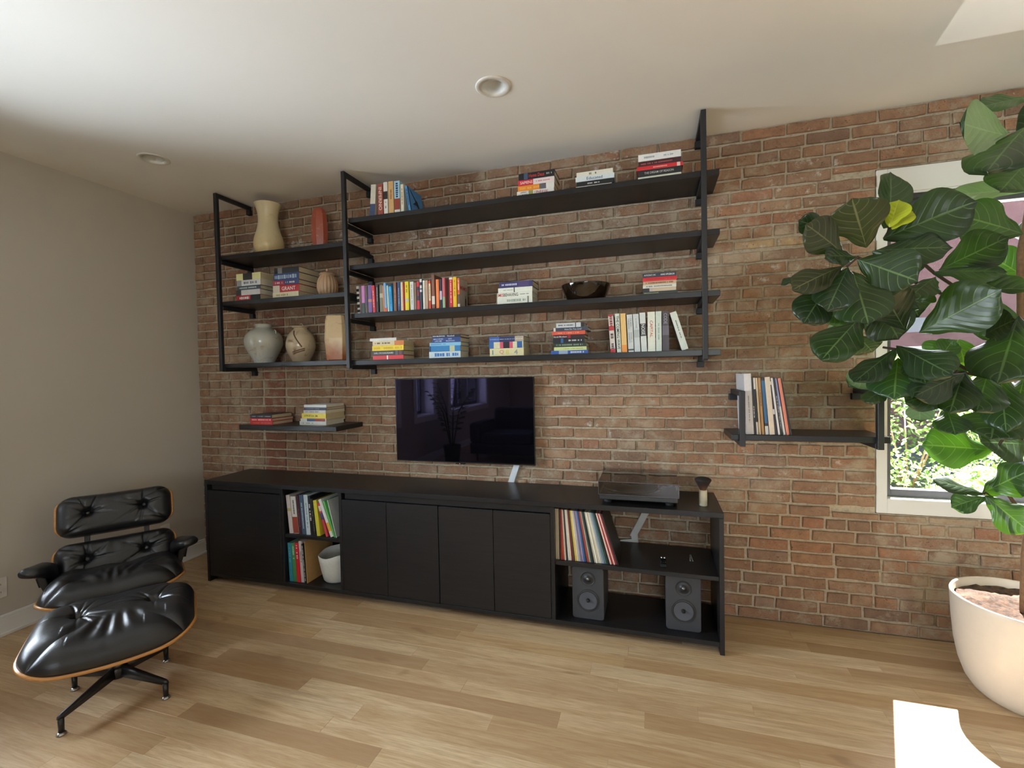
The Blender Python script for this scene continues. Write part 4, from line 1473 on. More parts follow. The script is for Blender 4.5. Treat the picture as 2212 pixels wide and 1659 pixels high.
MB().add([(T + 0.0003, D * a, Hh * b) for a, b in ((0.02, 0.004), (0.99, 0.004), (0.99, 0.996), (0.02, 0.996))], [(0, 1, 2, 3)], M_FACE).build('front_print', bk)
lettering(bk, 'MEMO', plain('cover_ink', (172, 62, 48), 0.5), (lift, D * 0.04, Hh * 0.62), (0, 1, 0), (0, 0, 1), Hh * 0.14, D * 0.95, (1, 0, 0), 0.02)
fig = [(0.66, 0.10), (0.72, 0.06), (0.78, 0.10), (0.82, 0.26), (0.80, 0.36), (0.76, 0.38), (0.78, 0.43), (0.74, 0.47), (0.70, 0.43), (0.72, 0.38), (0.66, 0.36), (0.64, 0.24)]
MB().add([(lift, D * a, Hh * b) for a, b in fig], [tuple(range(len(fig)))], plain('cover_ink', (18, 18, 20), 0.5)).build('figure_print', bk)

# ------------------------------------------------------------------ pottery
def glaze(name, top, low, spot, rough=0.25, z0=0.0, z1=0.3, nscale=9.0, amount=0.35, bands=0.0):
    m, nt, bs, out = new_mat(name)
    oc = obj_pos(nt)
    sep = nt.nodes.new('ShaderNodeSeparateXYZ')
    nt.links.new(oc, sep.inputs[0])
    n = noise_node(nt, nscale, 5.0, 0.6, oc, 0.5)
    zz = math_node(nt, 'DIVIDE', math_node(nt, 'SUBTRACT', sep.outputs[2], z0), z1 - z0)
    zz = math_node(nt, 'ADD', zz, math_node(nt, 'MULTIPLY', math_node(nt, 'SUBTRACT', n.outputs[0], 0.5), 0.6))
    g = ramp_node(nt, zz, [(0.12, C(*low)), (0.42, C(*top))]).outputs[0]
    n2 = noise_node(nt, nscale * 2.3, 4.0, 0.6, oc, 1.0)
    sp = ramp_node(nt, n2.outputs[0], [(0.56, (0, 0, 0, 1)), (0.70, (amount, amount, amount, 1))]).outputs[0]
    c = mix_node(nt, sp, g, C(*spot))
    nt.links.new(c, bs.inputs['Base Color'])
    bs.inputs['Roughness'].default_value = rough
    bs.inputs['Coat Weight'].default_value = 0.3
    bs.inputs['Coat Roughness'].default_value = 0.12
    bump_node(nt, n2.outputs[0], 0.12, 0.003, bs)
    return m


def vessel(name, label, cat, crop, cx, prof, yc, zbase, mat, seg=56, wob=None, wall=0.006, smooth=True, squash=1.0, rot=0.0):
    """prof: (y, half width) in crop pixels from the rim down"""
    ox, oy, s = crop
    base = on_y(ox + cx * s, oy + prof[-1][0] * s, yc)
    depth = to_px(base)[2]
    k = s * depth / FPX
    P = []
    for y, hw in prof:
        P.append((hw * k, on_y(ox + cx * s, oy + y * s, yc).z - zbase))
    P = P[::-1]
    low = P[0][1]
    P = [(r, z - low if z - low > 0 else 0) if False else (r, z) for r, z in P]
    sc = P[-1][1] / max(P[-1][1] - low, 1e-6)
    P = [(r, (z - low) * sc) for r, z in P]
    # smooth the outline
    Q = []
    for i in range(len(P) - 1):
        p0, p1, p2, p3 = P[max(i - 1, 0)], P[i], P[i + 1], P[min(i + 2, len(P) - 1)]
        for j in range(4):
            t = j / 4
            f = lambda a, b, c, d: 0.5 * ((2 * b) + (-a + c) * t + (2 * a - 5 * b + 4 * c - d) * t * t + (-a + 3 * b - 3 * c + d) * t ** 3)
            Q.append((f(p0[0], p1[0], p2[0], p3[0]), f(p0[1], p1[1], p2[1], p3[1])))
    Q.append(P[-1])
    root = thing(name, label, cat, (base.x, yc, zbase))
    ring = [(0.0005, 0.0)] + [(Q[0][0], 0.0)] + Q + [(max(Q[-1][0] - wall * 0.5, 0.002), Q[-1][1] + 0.001)] + [(max(r - wall, 0.002), z) for r, z in Q[::-1] if z > wall]
    ring.append((0.0005, wall))
    mb = MB().lathe(ring, seg, mat=mat, wob=wob, smooth=smooth)
    o = mb.build('body', root)
    o.scale = (1, squash, 1)
    o.rotation_euler = (0, 0, rot)
    return root, k, Q


G_CREAM = glaze('cream_glaze', (214, 200, 160), (206, 180, 124), (190, 160, 110), 0.35, 0, 0.33)
vessel('ceramic_pitcher', 'cream waisted ceramic pitcher on the upper short shelf', 'vase', c1, 615, [
    (343, 90), (352, 86), (378, 76), (410, 68), (445, 65), (480, 68), (530, 80), (575, 95), (620, 101), (655, 92), (688, 76)], -0.155, SH_A[0], G_CREAM,
    wob=lambda a, t: 1 + 0.02 * math.sin(2 * a + 1) + 0.012 * math.sin(5 * a))
G_RUST = glaze('rust_glaze', (168, 84, 62), (150, 66, 52), (206, 176, 132), 0.3, -0.2, 0.2, 6.0, 0.5)
t, k, Q = vessel('ceramic_bottle', 'rust red faceted oval bottle vase on the upper short shelf', 'vase', c1, 986, [
    (370, 26), (380, 38), (400, 48), (450, 56), (510, 59), (570, 57), (615, 50), (642, 42)], -0.15, SH_A[0], G_RUST, seg=7, smooth=False, squash=0.62, rot=0.35)
G_RIB = glaze('tan_ribbed_glaze', (186, 152, 118), (170, 136, 102), (140, 104, 76), 0.5, 0, 0.2, 14.0, 0.4)
t, k, Q = vessel('lidded_jar', 'ribbed tan lidded jar beside the tall stack of books', 'jar', c1, 1043, [
    (862, 54), (868, 50), (880, 58), (905, 68), (935, 72), (965, 69), (990, 58), (1002, 50)], -0.15, SH_A[1], G_RIB, seg=120,
    wob=lambda a, tt: 1 + 0.035 * math.cos(18 * a) * math.sin(math.pi * min(1, max(0, tt * 2.0)) if tt < 0.5 else 0))
ztop = Q[-1][1]
MB().lathe([(0.0005, ztop + 0.001), (56 * k, ztop + 0.001), (57 * k, ztop + 0.006), (50 * k, ztop + 0.013), (26 * k, ztop + 0.021), (9 * k, ztop + 0.025),
            (7 * k, ztop + 0.029), (11 * k, ztop + 0.036), (10 * k, ztop + 0.043), (5 * k, ztop + 0.048), (0.0005, ztop + 0.049)], 40, mat=G_RIB).build('lid', t)
G_GREY = glaze('grey_celadon_glaze', (176, 176, 164), (196, 196, 188), (150, 110, 80), 0.18, 0.0, 0.26, 7.0, 0.5)
t, k, Q = vessel('ceramic_jar', 'wide shouldered grey glazed jar on the lowest short shelf', 'vase', c1, 580, [
    (1222, 60), (1232, 56), (1246, 58), (1272, 96), (1300, 120), (1335, 129), (1375, 124), (1420, 103), (1460, 80), (1491, 66)], -0.15, SH_A[2], G_GREY)
hz = Q[-1][1] * 0.78
mb = MB()
for sgn in (1, -1):
    mb = MB().tube([(sgn * 100 * k + 0.012 * math.cos(a) * sgn, 0.0, hz + 0.018 * math.sin(a)) for a in [math.pi * (-0.6 + 1.2 * i / 8) for i in range(9)]], 0.0045, 10, G_GREY)
    mb.build('lug', t)
G_MOON = glaze('ash_glaze', (186, 170, 142), (176, 158, 132), (112, 76, 56), 0.22, 0, 0.25, 5.0, 0.75)
t, k, Q = vessel('moon_jar', 'round ash glazed jar with rope marks and flared lip', 'vase', c1, 850, [
    (1238, 62), (1244, 58), (1252, 46), (1270, 62), (1300, 86), (1340, 99), (1380, 101), (1425, 87), (1460, 70), (1482, 58)], -0.15, SH_A[2], G_MOON)
M_ROPE = plain('rope_relief', (104, 78, 60), 0.5, nscale=200, bump=0.5, bdist=0.004)


def on_body(Q, z, a, lift=0.001):
    for (r0, z0), (r1, z1) in zip(Q[:-1], Q[1:]):
        if z0 <= z <= z1:
            r = r0 + (r1 - r0) * (z - z0) / max(z1 - z0, 1e-6)
            return ((r + lift) * math.cos(a), (r + lift) * math.sin(a), z)
    return (Q[-1][0] * math.cos(a), Q[-1][0] * math.sin(a), z)


zt = Q[-1][1]
MB().tube([on_body(Q, zt * (0.86 - 0.45 * i / 20), -1.55 + 0.75 * i / 20) for i in range(21)], 0.0045, 8, M_ROPE).build('rope_mark', t)
for dz in (0.0, 0.05):
    MB().tube([on_body(Q, zt * (0.22 + dz + 0.10 * i / 16), -1.5 + 0.9 * i / 16) for i in range(17)], 0.0035, 8, M_ROPE).build('rope_mark', t)
MB().tube([(0.012 * math.cos(a), 0.01, zt + 0.002 + 0.020 * math.sin(a)) for a in [math.pi * i / 10 for i in range(11)]], 0.0035, 8, G_MOON).build('loop_handle', t)

# square bottle, cream above, copper below
G_SQ = glaze('shino_glaze', (212, 186, 142), (172, 100, 58), (150, 84, 50), 0.2, 0.0, 0.30, 6.0, 0.35)
b0 = on_y(c1[0] + 1112 * c1[2], c1[1] + 1480 * c1[2], -0.15)
kk = c1[2] * to_px(b0)[2] / FPX
zs = [(0.0, 0.86), (0.02, 0.92), (0.5, 1.05), (0.86, 0.96), (1.0, 0.86)]
hh = on_y(c1[0] + 1112 * c1[2], c1[1] + 1160 * c1[2], -0.15).z - SH_A[2]
t = thing('square_vase', 'tall square faceted vase, cream above and copper below', 'vase', (b0.x + 0.005, -0.15, SH_A[2]))
mb = MB()
half = 72 * kk
vs, fs = [], []
for f, r in zs:
    for sx, sy in ((-1, -0.72), (-0.72, -1), (0.72, -1), (1, -0.72), (1, 0.72), (0.72, 1), (-0.72, 1), (-1, 0.72)):
        vs.append((sx * half * r, sy * half * r, f * hh))
n = 8
for i in range(len(zs) - 1):
    for j in range(n):
        fs.append((i * n + j, i * n + (j + 1) % n, (i + 1) * n + (j + 1) % n, (i + 1) * n + j))
fs.append(tuple(range(n))[::-1])
top0 = (len(zs) - 1) * n
for f, r in ((1.0, 0.78), (0.9, 0.76)):
    for sx, sy in ((-1, -0.72), (-0.72, -1), (0.72, -1), (1, -0.72), (1, 0.72), (0.72, 1), (-0.72, 1), (-1, 0.72)):
        vs.append((sx * half * r, sy * half * r, f * hh))
for i in range(len(zs) - 1, len(zs) + 1):
    for j in range(n):
        fs.append((i * n + j, i * n + (j + 1) % n, (i + 1) * n + (j + 1) % n, (i + 1) * n + j))
fs.append(tuple((len(zs) + 1) * n + j for j in range(n)))
mb.add(vs, fs, G_SQ)
o = mb.build('body', t, 0.003, 2)
o.rotation_euler = (0, 0, 0.42)

# dark bowl
m, nt, bs, out = new_mat('dark_amber_glass')
n = noise_node(nt, 6.0, 3.0, vec=obj_pos(nt))
r = ramp_node(nt, n.outputs[0], [(0.3, C(14, 9, 6)), (0.75, C(34, 20, 10))])
nt.links.new(r.outputs[0], bs.inputs['Base Color'])
bs.inputs['Roughness'].default_value = 0.06
bs.inputs['Coat Weight'].default_value = 0.5
vessel('glass_bowl', 'wide dark glossy bowl on the paperback shelf', 'bowl', c5, 925, [(232, 215), (240, 214), (262, 205), (290, 190), (320, 172), (340, 160), (346, 150)],
       -0.155, SH_B[2], m, seg=72, wall=0.008)

# white felt basket in the lower nook
M_FELT = plain('white_felt', (206, 207, 200), 0.9, var=0.05, nscale=80, bump=0.3, bdist=0.002)
t = thing('white_basket', 'soft white basket in the lower console nook', 'basket', (1.488, -0.265, 0.0645))
prof = [(0.0005, 0.0), (0.086, 0.0), (0.094, 0.010), (0.108, 0.07), (0.119, 0.14), (0.125, 0.185)]
mb = MB()
seg = 48
ring = prof + [(0.122, 0.188)] + [(r - 0.005, z + 0.001) for r, z in prof[::-1][:-2]] + [(0.0005, 0.012)]
vs, fs = [], []
for i, (r, z) in enumerate(ring):
    for j in range(seg):
        a = 2 * math.pi * j / seg
        rim = max(0, (z - 0.10) / 0.09)
        zz = z + rim * (0.018 * math.sin(a + 0.9) + 0.004 * math.sin(5 * a))
        vs.append((r * math.cos(a), r * math.sin(a), zz))
for i in range(len(ring) - 1):
    for j in range(seg):
        j2 = (j + 1) % seg
        fs.append((i * seg + j, i * seg + j2, (i + 1) * seg + j2, (i + 1) * seg + j))
mb.add(vs, fs, M_FELT, True)
mb.build('body', t)

# ------------------------------------------------------------------ record player
tt = thing('record_player', 'black record player under a clear dust cover on the console', 'record player', (3.45, -0.22, ZT))
TL = Matrix.Translation((-3.45, 0.22, -ZT))


def padd(o, to=None):
    o.parent = to or tt
    if to is None:
        o.matrix_parent_inverse = TL
    return o


M_PLINTH = plain('plinth_lacquer', (40, 44, 47), 0.28)
M_RUB = plain('rubber_black', (18, 18, 19), 0.7)
M_CHROME = plain('chrome', (200, 202, 206), 0.12, 1.0, nscale=10)
M_VINYL = plain('vinyl_black', (14, 14, 15), 0.22, nscale=90)
px0, px1, py0, py1 = 3.247, 3.653, -0.392, -0.050
pz0, pz1 = ZT + 0.024, ZT + 0.050
padd(MB().box(px0 + 0.004, px1 - 0.004, py0 + 0.004, py1 - 0.004, pz0, pz1, M_PLINTH).build('plinth', None, 0.003))
for x in (px0 + 0.045, px1 - 0.045):
    for y in (py0 + 0.045, py1 - 0.045):
        padd(MB().lathe([(0.0005, ZT + 0.0003), (0.020, ZT + 0.0003), (0.021, ZT + 0.012), (0.016, pz0 - 0.0003), (0.0005, pz0 - 0.0003)], 24, (x, y, 0), M_RUB).build('foot'))
pc = (3.405, -0.215)
pl = padd(MB().lathe([(0.0005, pz1 + 0.0005), (0.146, pz1 + 0.0005), (0.148, pz1 + 0.004), (0.148, pz1 + 0.019), (0.145, pz1 + 0.021), (0.0005, pz1 + 0.021)], 64, (pc[0], pc[1], 0), M_VINYL).build('platter'))
padd(MB().lathe([(0.0005, pz1 + 0.0215), (0.050, pz1 + 0.0215), (0.050, pz1 + 0.0225), (0.0005, pz1 + 0.0225)], 40, (pc[0], pc[1], 0), M_RUB).build('slip_mat'))
padd(MB().tube([(pc[0], pc[1], pz1 + 0.0225), (pc[0], pc[1], pz1 + 0.034)], 0.0035, 12, M_CHROME).build('spindle'))
pv = Vector((3.605, -0.125, pz1 + 0.030))
padd(MB().lathe([(0.0005, pz1 + 0.0005), (0.026, pz1 + 0.0005), (0.026, pz1 + 0.012), (0.012, pz1 + 0.016), (0.010, pz1 + 0.036), (0.0005, pz1 + 0.037)], 28, (pv.x, pv.y, 0), M_PLINTH).build('tonearm_base'))
hd_ = Vector((3.560, -0.330, pz1 + 0.024))
padd(MB().tube([pv + (pv - hd_).normalized() * 0.045, pv, hd_], 0.0042, 12, M_CHROME).build('tonearm'))
cwv = (pv - hd_).normalized()
padd(MB().tube([pv + cwv * 0.026, pv + cwv * 0.052], 0.013, 20, M_CHROME).build('counterweight'))
padd(MB().beam(hd_ + cwv * 0.008, hd_ - cwv * 0.020, 0.016, 0.008, M_CHROME).build('headshell', None, 0.001))
M_ACRYL = glass_mat('acrylic_smoke', (0.72, 0.70, 0.72, 1), 0.0, 1.6)
M_ACRYE = plain('acrylic_edge_glint', (120, 116, 130), 0.2)
cz0, cz1 = pz1 + 0.0015, pz1 + 0.070
cov = padd(MB().box(px0, px1, py0, py1, cz1 - 0.003, cz1, M_ACRYL)
           .box(px0, px1, py0, py0 + 0.003, cz0, cz1 - 0.0031, M_ACRYL).box(px0, px1, py1 - 0.003, py1, cz0, cz1 - 0.0031, M_ACRYL)
           .box(px0, px0 + 0.003, py0 + 0.0031, py1 - 0.0031, cz0, cz1 - 0.0031, M_ACRYL).box(px1 - 0.003, px1, py0 + 0.0031, py1 - 0.0031, cz0, cz1 - 0.0031, M_ACRYL)
           .build('dust_cover'))
eg = MB()  # thin paler bars that put the glint of the acrylic edges into colour
e_ = 0.0014
for x in (px0, px1):
    eg.beam((x, py0, cz0), (x, py0, cz1), e_, e_, M_ACRYE)
    eg.beam((x, py0, cz1), (x, py1, cz1), e_, e_, M_ACRYE)
for z in (cz0, cz1):
    eg.beam((px0, py0, z), (px1, py0, z), e_, e_, M_ACRYE)
tag(padd(eg.build('cover_edge_glint')), kind='stuff')

# ------------------------------------------------------------------ two loudspeakers
M_SPK = plain('speaker_lacquer', (56, 58, 62), 0.55)
M_CONEB = plain('woofer_cone', (74, 78, 86), 0.42, nscale=60)
M_RINGB = plain('driver_ring', (38, 39, 42), 0.45)
M_DOME = plain('driver_dome', (150, 150, 152), 0.25, 0.6)


def rounded_rect(w, h, r, n=5):
    pts = []
    for cx, cz, a0 in ((w / 2 - r, h / 2 - r, 0), (-w / 2 + r, h / 2 - r, 90), (-w / 2 + r, -h / 2 + r, 180), (w / 2 - r, -h / 2 + r, 270)):
        for i in range(n + 1):
            a = math.radians(a0 + 90 * i / n)
            pts.append((cx + r * math.cos(a), cz + r * math.sin(a)))
    return pts


def make_speaker(xc, yf, label, w=0.172, h=0.288, d=0.235, tw=None, wo=None):
    t = thing('loudspeaker', label, 'speaker', (xc, yf, 0.0645), 'pair of loudspeakers in the console')
    pts = rounded_rect(w, h, 0.016)
    n = len(pts)
    vs = [(x, 0, z + h / 2) for x, z in pts] + [(x, d, z + h / 2) for x, z in pts]
    fs = [tuple(range(n)), tuple(range(2 * n - 1, n - 1, -1))] + [(i, n + i, n + (i + 1) % n, (i + 1) % n) for i in range(n)]
    MB().add(vs, fs, M_SPK).build('cabinet', t, 0.002)
    MB().lathe([(0.040, -0.0004), (0.0395, -0.0022), (0.037, -0.0024), (0.036, 0.0), (0.030, 0.0015 - 0.0024), (0.014, -0.0012), (0.0138, -0.0030), (0.009, -0.0055), (0.0005, -0.0066)], 40, (0, 0, tw), M_RINGB, axis='y').build('tweeter', t)
    MB().lathe([(0.0062, -0.0062), (0.004, -0.0088), (0.0004, -0.0096)], 20, (0, 0, tw), M_DOME, axis='y').build('tweeter_dome', t)
    MB().lathe([(0.061, -0.0004), (0.0605, -0.0030), (0.058, -0.0034), (0.0555, -0.0010), (0.0535, -0.0038), (0.0505, -0.0040), (0.0482, -0.0012)], 56, (0, 0, wo), M_RINGB, axis='y').build('woofer_surround', t)
    MB().lathe([(0.0482, -0.0030), (0.040, -0.0024), (0.024, -0.0014), (0.011, -0.0006)], 56, (0, 0, wo), M_CONEB, axis='y').build('woofer_cone', t)
    MB().lathe([(0.011, -0.0006), (0.0095, -0.008), (0.005, -0.015), (0.0004, -0.017)], 28, (0, 0, wo), M_RUB, axis='y').build('phase_plug', t)
    return t


s1 = on_y(1269, 1250, -0.366)
s2 = on_y(1273, 1297, -0.366)
make_speaker(3.1785, -0.366, 'dark grey loudspeaker under the leaning records in the console', tw=s1.z - 0.0645, wo=s2.z - 0.0645)
make_speaker(3.670, -0.356, 'dark grey loudspeaker beside the open end panel of the console', tw=s1.z - 0.0645, wo=s2.z - 0.0645)

# ------------------------------------------------------------------ small things on the console
p = on_z(1519, 1092, ZT)
bt = thing('dust_brush', 'cream handled brush with flared dark bristles standing on the console', 'brush', (p.x, p.y, ZT))
M_HAND = plain('brush_handle', (206, 198, 172), 0.4)
MB().lathe([(0.0005, 0.0004), (0.0185, 0.0004), (0.020, 0.002), (0.020, 0.080), (0.018, 0.082), (0.0005, 0.082)], 32, mat=M_HAND).build('handle', bt)
m, nt, bs, out = new_mat('bristles')
n = noise_node(nt, 1.0, 3.0, vec=stretch(nt, obj_pos(nt), 400, 400, 12))
sep = nt.nodes.new('ShaderNodeSeparateXYZ')
nt.links.new(obj_pos(nt), sep.inputs[0])
zz = math_node(nt, 'ADD', math_node(nt, 'MULTIPLY', sep.outputs[2], 14.0), math_node(nt, 'MULTIPLY', n.outputs[0], 0.35))
r = ramp_node(nt, zz, [(0.0, C(92, 60, 44)), (0.9, C(96, 58, 42)), (1.0, C(30, 22, 20))])
zz2 = math_node(nt, 'SUBTRACT', zz, 0.95)
r = ramp_node(nt, zz2, [(0.25, C(104, 66, 48)), (0.85, C(28, 20, 18))])
nt.links.new(r.outputs[0], bs.inputs['Base Color'])
bs.inputs['Roughness'].default_value = 0.8
bump_node(nt, n.outputs[0], 0.6, 0.003, bs)
MB().lathe([(0.016, 0.0805), (0.0165, 0.086), (0.026, 0.105), (0.038, 0.127), (0.041, 0.133), (0.040, 0.138), (0.030, 0.145), (0.012, 0.149), (0.0005, 0.150)], 48, mat=m,
           wob=lambda a, q: 1 + (0.02 * math.sin(23 * a) + 0.015 * math.sin(37 * a)) * (1 if q > 0.4 else 0)).build('bristles', bt)

p = on_z(1433, 1222, 0.388)
gt = thing('small_gadget', 'small black gadget with silver rods on the console inner shelf', 'gadget', (p.x, p.y, 0.388))
MB().box(-0.016, 0.016, -0.020, 0.075, 0.0004, 0.008, M_RUB).build('base', gt, 0.002)
for dx in (-0.010, 0.0, 0.010):
    MB().tube([(dx, -0.012, 0.0105), (dx, 0.045, 0.0105)], 0.0022, 10, M_CHROME).build('rod', gt)
for dx in (-0.008, 0.008):
    MB().lathe([(0.0005, 0.0085), (0.0065, 0.0085), (0.0065, 0.020), (0.003, 0.024), (0.0005, 0.0242)], 16, (dx, 0.064, 0), M_CHROME).build('knob', gt)
p = on_z(1494, 1213, 0.388)
gt = thing('small_clip', 'small grey forked clip lying on the console inner shelf', 'clip', (p.x, p.y, 0.388))
M_CLIP = plain('grey_plastic', (132, 134, 128), 0.5)
mb = MB().beam((-0.006, 0.0, 0.003), (-0.001, 0.085, 0.003), 0.006, 0.005, M_CLIP).beam((0.006, 0.0, 0.003), (0.001, 0.085, 0.0031), 0.006, 0.005, M_CLIP)
mb.build('clip_body', gt, 0.001)

# ------------------------------------------------------------------ lounge chair and ottoman
def leather_mat():
    m, nt, bs, out = new_mat('black_leather')
    oc = obj_pos(nt)
    n = noise_node(nt, 8.0, 4.0, 0.6, oc)
    r = ramp_node(nt, n.outputs[0], [(0.3, C(22, 22, 24)), (0.7, C(30, 30, 32))])
    nt.links.new(r.outputs[0], bs.inputs['Base Color'])
    bs.inputs['Roughness'].default_value = 0.30
    bs.inputs['Specular IOR Level'].default_value = 0.55
    v = nt.nodes.new('ShaderNodeTexVoronoi')
    v.inputs['Scale'].default_value = 420.0
    nt.links.new(oc, v.inputs['Vector'])
    n2 = noise_node(nt, 26.0, 3.0, 0.5, oc, 0.4)
    h = math_node(nt, 'ADD', math_node(nt, 'MULTIPLY', v.outputs['Distance'], 0.25), n2.outputs[0])
    bump_node(nt, h, 0.22, 0.004, bs)
    return m


def ply_mat():
    m, nt, bs, out = new_mat('bent_plywood')
    oc = obj_pos(nt)
    n = noise_node(nt, 1.0, 5.0, 0.6, stretch(nt, oc, 6, 60, 60), 1.0)
    r = ramp_node(nt, n.outputs[0], [(0.3, C(176, 120, 62)), (0.7, C(206, 150, 84))])
    nt.links.new(r.outputs[0], bs.inputs['Base Color'])
    bs.inputs['Roughness'].default_value = 0.35
    bs.inputs['Coat Weight'].default_value = 0.2
    return m


M_LEATH = leather_mat()
M_PLY = ply_mat()
M_CAST = plain('black_cast_aluminium', (26, 26, 29), 0.32, nscale=60)
M_GLIDE = plain('steel_glide', (176, 174, 170), 0.25, 0.9)


def rr_map(s, t, w, h, r):
    """unit square to a rounded rectangle (keeps the grid lines)"""
    x, y = s * w / 2, t * h / 2
    ix, iy = w / 2 - r, h / 2 - r
    ax, ay = abs(x), abs(y)
    # squeeze corners
    m = max(abs(s), abs(t))
    if m > 1e-6:
        ex, ey = s / m, t / m
        bx, by = ex * w / 2, ey * h / 2
        if abs(bx) > ix and abs(by) > iy:
            a = math.atan2((abs(ey) - iy / (h / 2)) / (1 - iy / (h / 2) + 1e-9), (abs(ex) - ix / (w / 2)) / (1 - ix / (w / 2) + 1e-9))
            bx = math.copysign(ix + r * math.cos(a), bx)
            by = math.copysign(iy + r * math.sin(a), by)
        x, y = bx * m, by * m
    return x, y


def cushion(name, parent, w, h, r, th, place, buttons=(), seams=(), seed=1, N=56, M=40, folds=0.0, puff=1.0):
    """leather pad: place(x, y, up) -> world-local point. buttons pull it in, with gathered creases round them"""
    rr = random.Random(seed)
    crease = [[(rr.uniform(0, 2 * math.pi), rr.uniform(0.006, 0.012), rr.uniform(0.05, 0.12), rr.uniform(0.05, 0.10)) for _ in range(9)] for _ in buttons]
    vs, fs = [], []

    def height(x, y, s, t):
        e = (1 - abs(s) ** 6) * (1 - abs(t) ** 6)
        z = th * (max(e, 0) ** 0.42) * (1 + 0.10 * puff * (1 - s * s) * (1 - t * t))
        for (bx, by), cr in zip(buttons, crease):
            d = math.hypot(x - bx, y - by)
            z -= th * 0.50 * math.exp(-(d / 0.020) ** 2) + th * 0.16 * math.exp(-(d / 0.07) ** 2)
            a = math.atan2(y - by, x - bx)
            for (ca, dep, ln, wd) in cr:
                da = (a - ca + math.pi) % (2 * math.pi) - math.pi
                lat = abs(da) * d
                if abs(da) < 1.2:
                    z -= dep * math.exp(-(lat / 0.0048) ** 2) * math.exp(-((d - 0.022) / ln) ** 2) * (1 if d > 0.008 else 0)
        for (y0, amp, k, x0, x1) in seams:
            g = math.exp(-((y - y0) / 0.045) ** 2)
            if x0 < x < x1:
                z += amp * g * math.sin(k * x + 3.0 * math.sin(17 * x) + 40 * (y - y0) * math.sin(11 * x))
        z += folds * th * (noise.noise(Vector((x * 9 + seed, y * 5, seed))) * 0.5)
        return max(z, 0.002)

    for j in range(M + 1):
        t = -1 + 2 * j / M
        t = math.copysign(1 - (1 - abs(t)) ** 1.5, t)
        for i in range(N + 1):
            s = -1 + 2 * i / N
            s = math.copysign(1 - (1 - abs(s)) ** 1.5, s)
            x, y = rr_map(s, t, w, h, r)
            vs.append(place(x, y, height(x, y, s, t)))
    nb = len(vs)
    for j in range(M + 1):
        t = -1 + 2 * j / M
        t = math.copysign(1 - (1 - abs(t)) ** 1.5, t)
        for i in range(N + 1):
            s = -1 + 2 * i / N
            s = math.copysign(1 - (1 - abs(s)) ** 1.5, s)
            x, y = rr_map(s, t, w * 0.985, h * 0.985, r)
            vs.append(place(x, y, 0.0))
    q = N + 1
    for j in range(M):
        for i in range(N):
            a = j * q + i
            fs.append((a, a + 1, a + q + 1, a + q))
            fs.append((nb + a, nb + a + q, nb + a + q + 1, nb + a + 1))
    edge = [i for i in range(q)] + [j * q + N for j in range(1, M + 1)] + [M * q + i for i in range(N - 1, -1, -1)] + [j * q for j in range(M - 1, 0, -1)]
    for k in range(len(edge)):
        a, b = edge[k], edge[(k + 1) % len(edge)]
        fs.append((a, nb + a, nb + b, b))
    o = MB().add(vs, fs, M_LEATH, True).build(name, parent)
    for n_, (bx, by) in enumerate(buttons):
        z = height(bx, by, 2 * bx / w, 2 * by / h)
        P0 = Vector(place(bx, by, z - 0.003))
        P1 = Vector(place(bx, by, z + 0.005))
        MB().tube([P0, P0.lerp(P1, 0.7), P1], [0.011, 0.011, 0.006], 16, M_LEATH).build('button', o)
    return o


def shell(name, parent, w, h, r, place, th=0.011, N=28, M=20):
    vs, fs = [], []
    for lay in (0.0, -th):
        for j in range(M + 1):
            for i in range(N + 1):
                x, y = rr_map(-1 + 2 * i / N, -1 + 2 * j / M, w, h, r)
                vs.append(place(x, y, lay))
    q = N + 1
    nb = q * (M + 1)
    for j in range(M):
        for i in range(N):
            a = j * q + i
            fs.append((a, a + 1, a + q + 1, a + q))
            fs.append((nb + a, nb + a + q, nb + a + q + 1, nb + a + 1))
    edge = [i for i in range(q)] + [j * q + N for j in range(1, M + 1)] + [M * q + i for i in range(N - 1, -1, -1)] + [j * q for j in range(M - 1, 0, -1)]
    for k in range(len(edge)):
        a, b = edge[k], edge[(k + 1) % len(edge)]
        fs.append((a, nb + a, nb + b, b))
    return MB().add(vs, fs, M_PLY, True).build(name, parent)


UX = Vector((0.62, 0.785, 0)).normalized()          # across the seat
VY = Vector((UX.y, -UX.x, 0))                       # the way the seat faces


def frame_at(o, ang_extra=0.0):
    u = Matrix.Rotation(ang_extra, 3, 'Z') @ UX
    v = Vector((u.y, -u.x, 0))
    return Matrix(((u.x, -v.x, 0, o[0]), (u.y, -v.y, 0, o[1]), (0, 0, 1, o[2]), (0, 0, 0, 1)))     # local -y faces forward


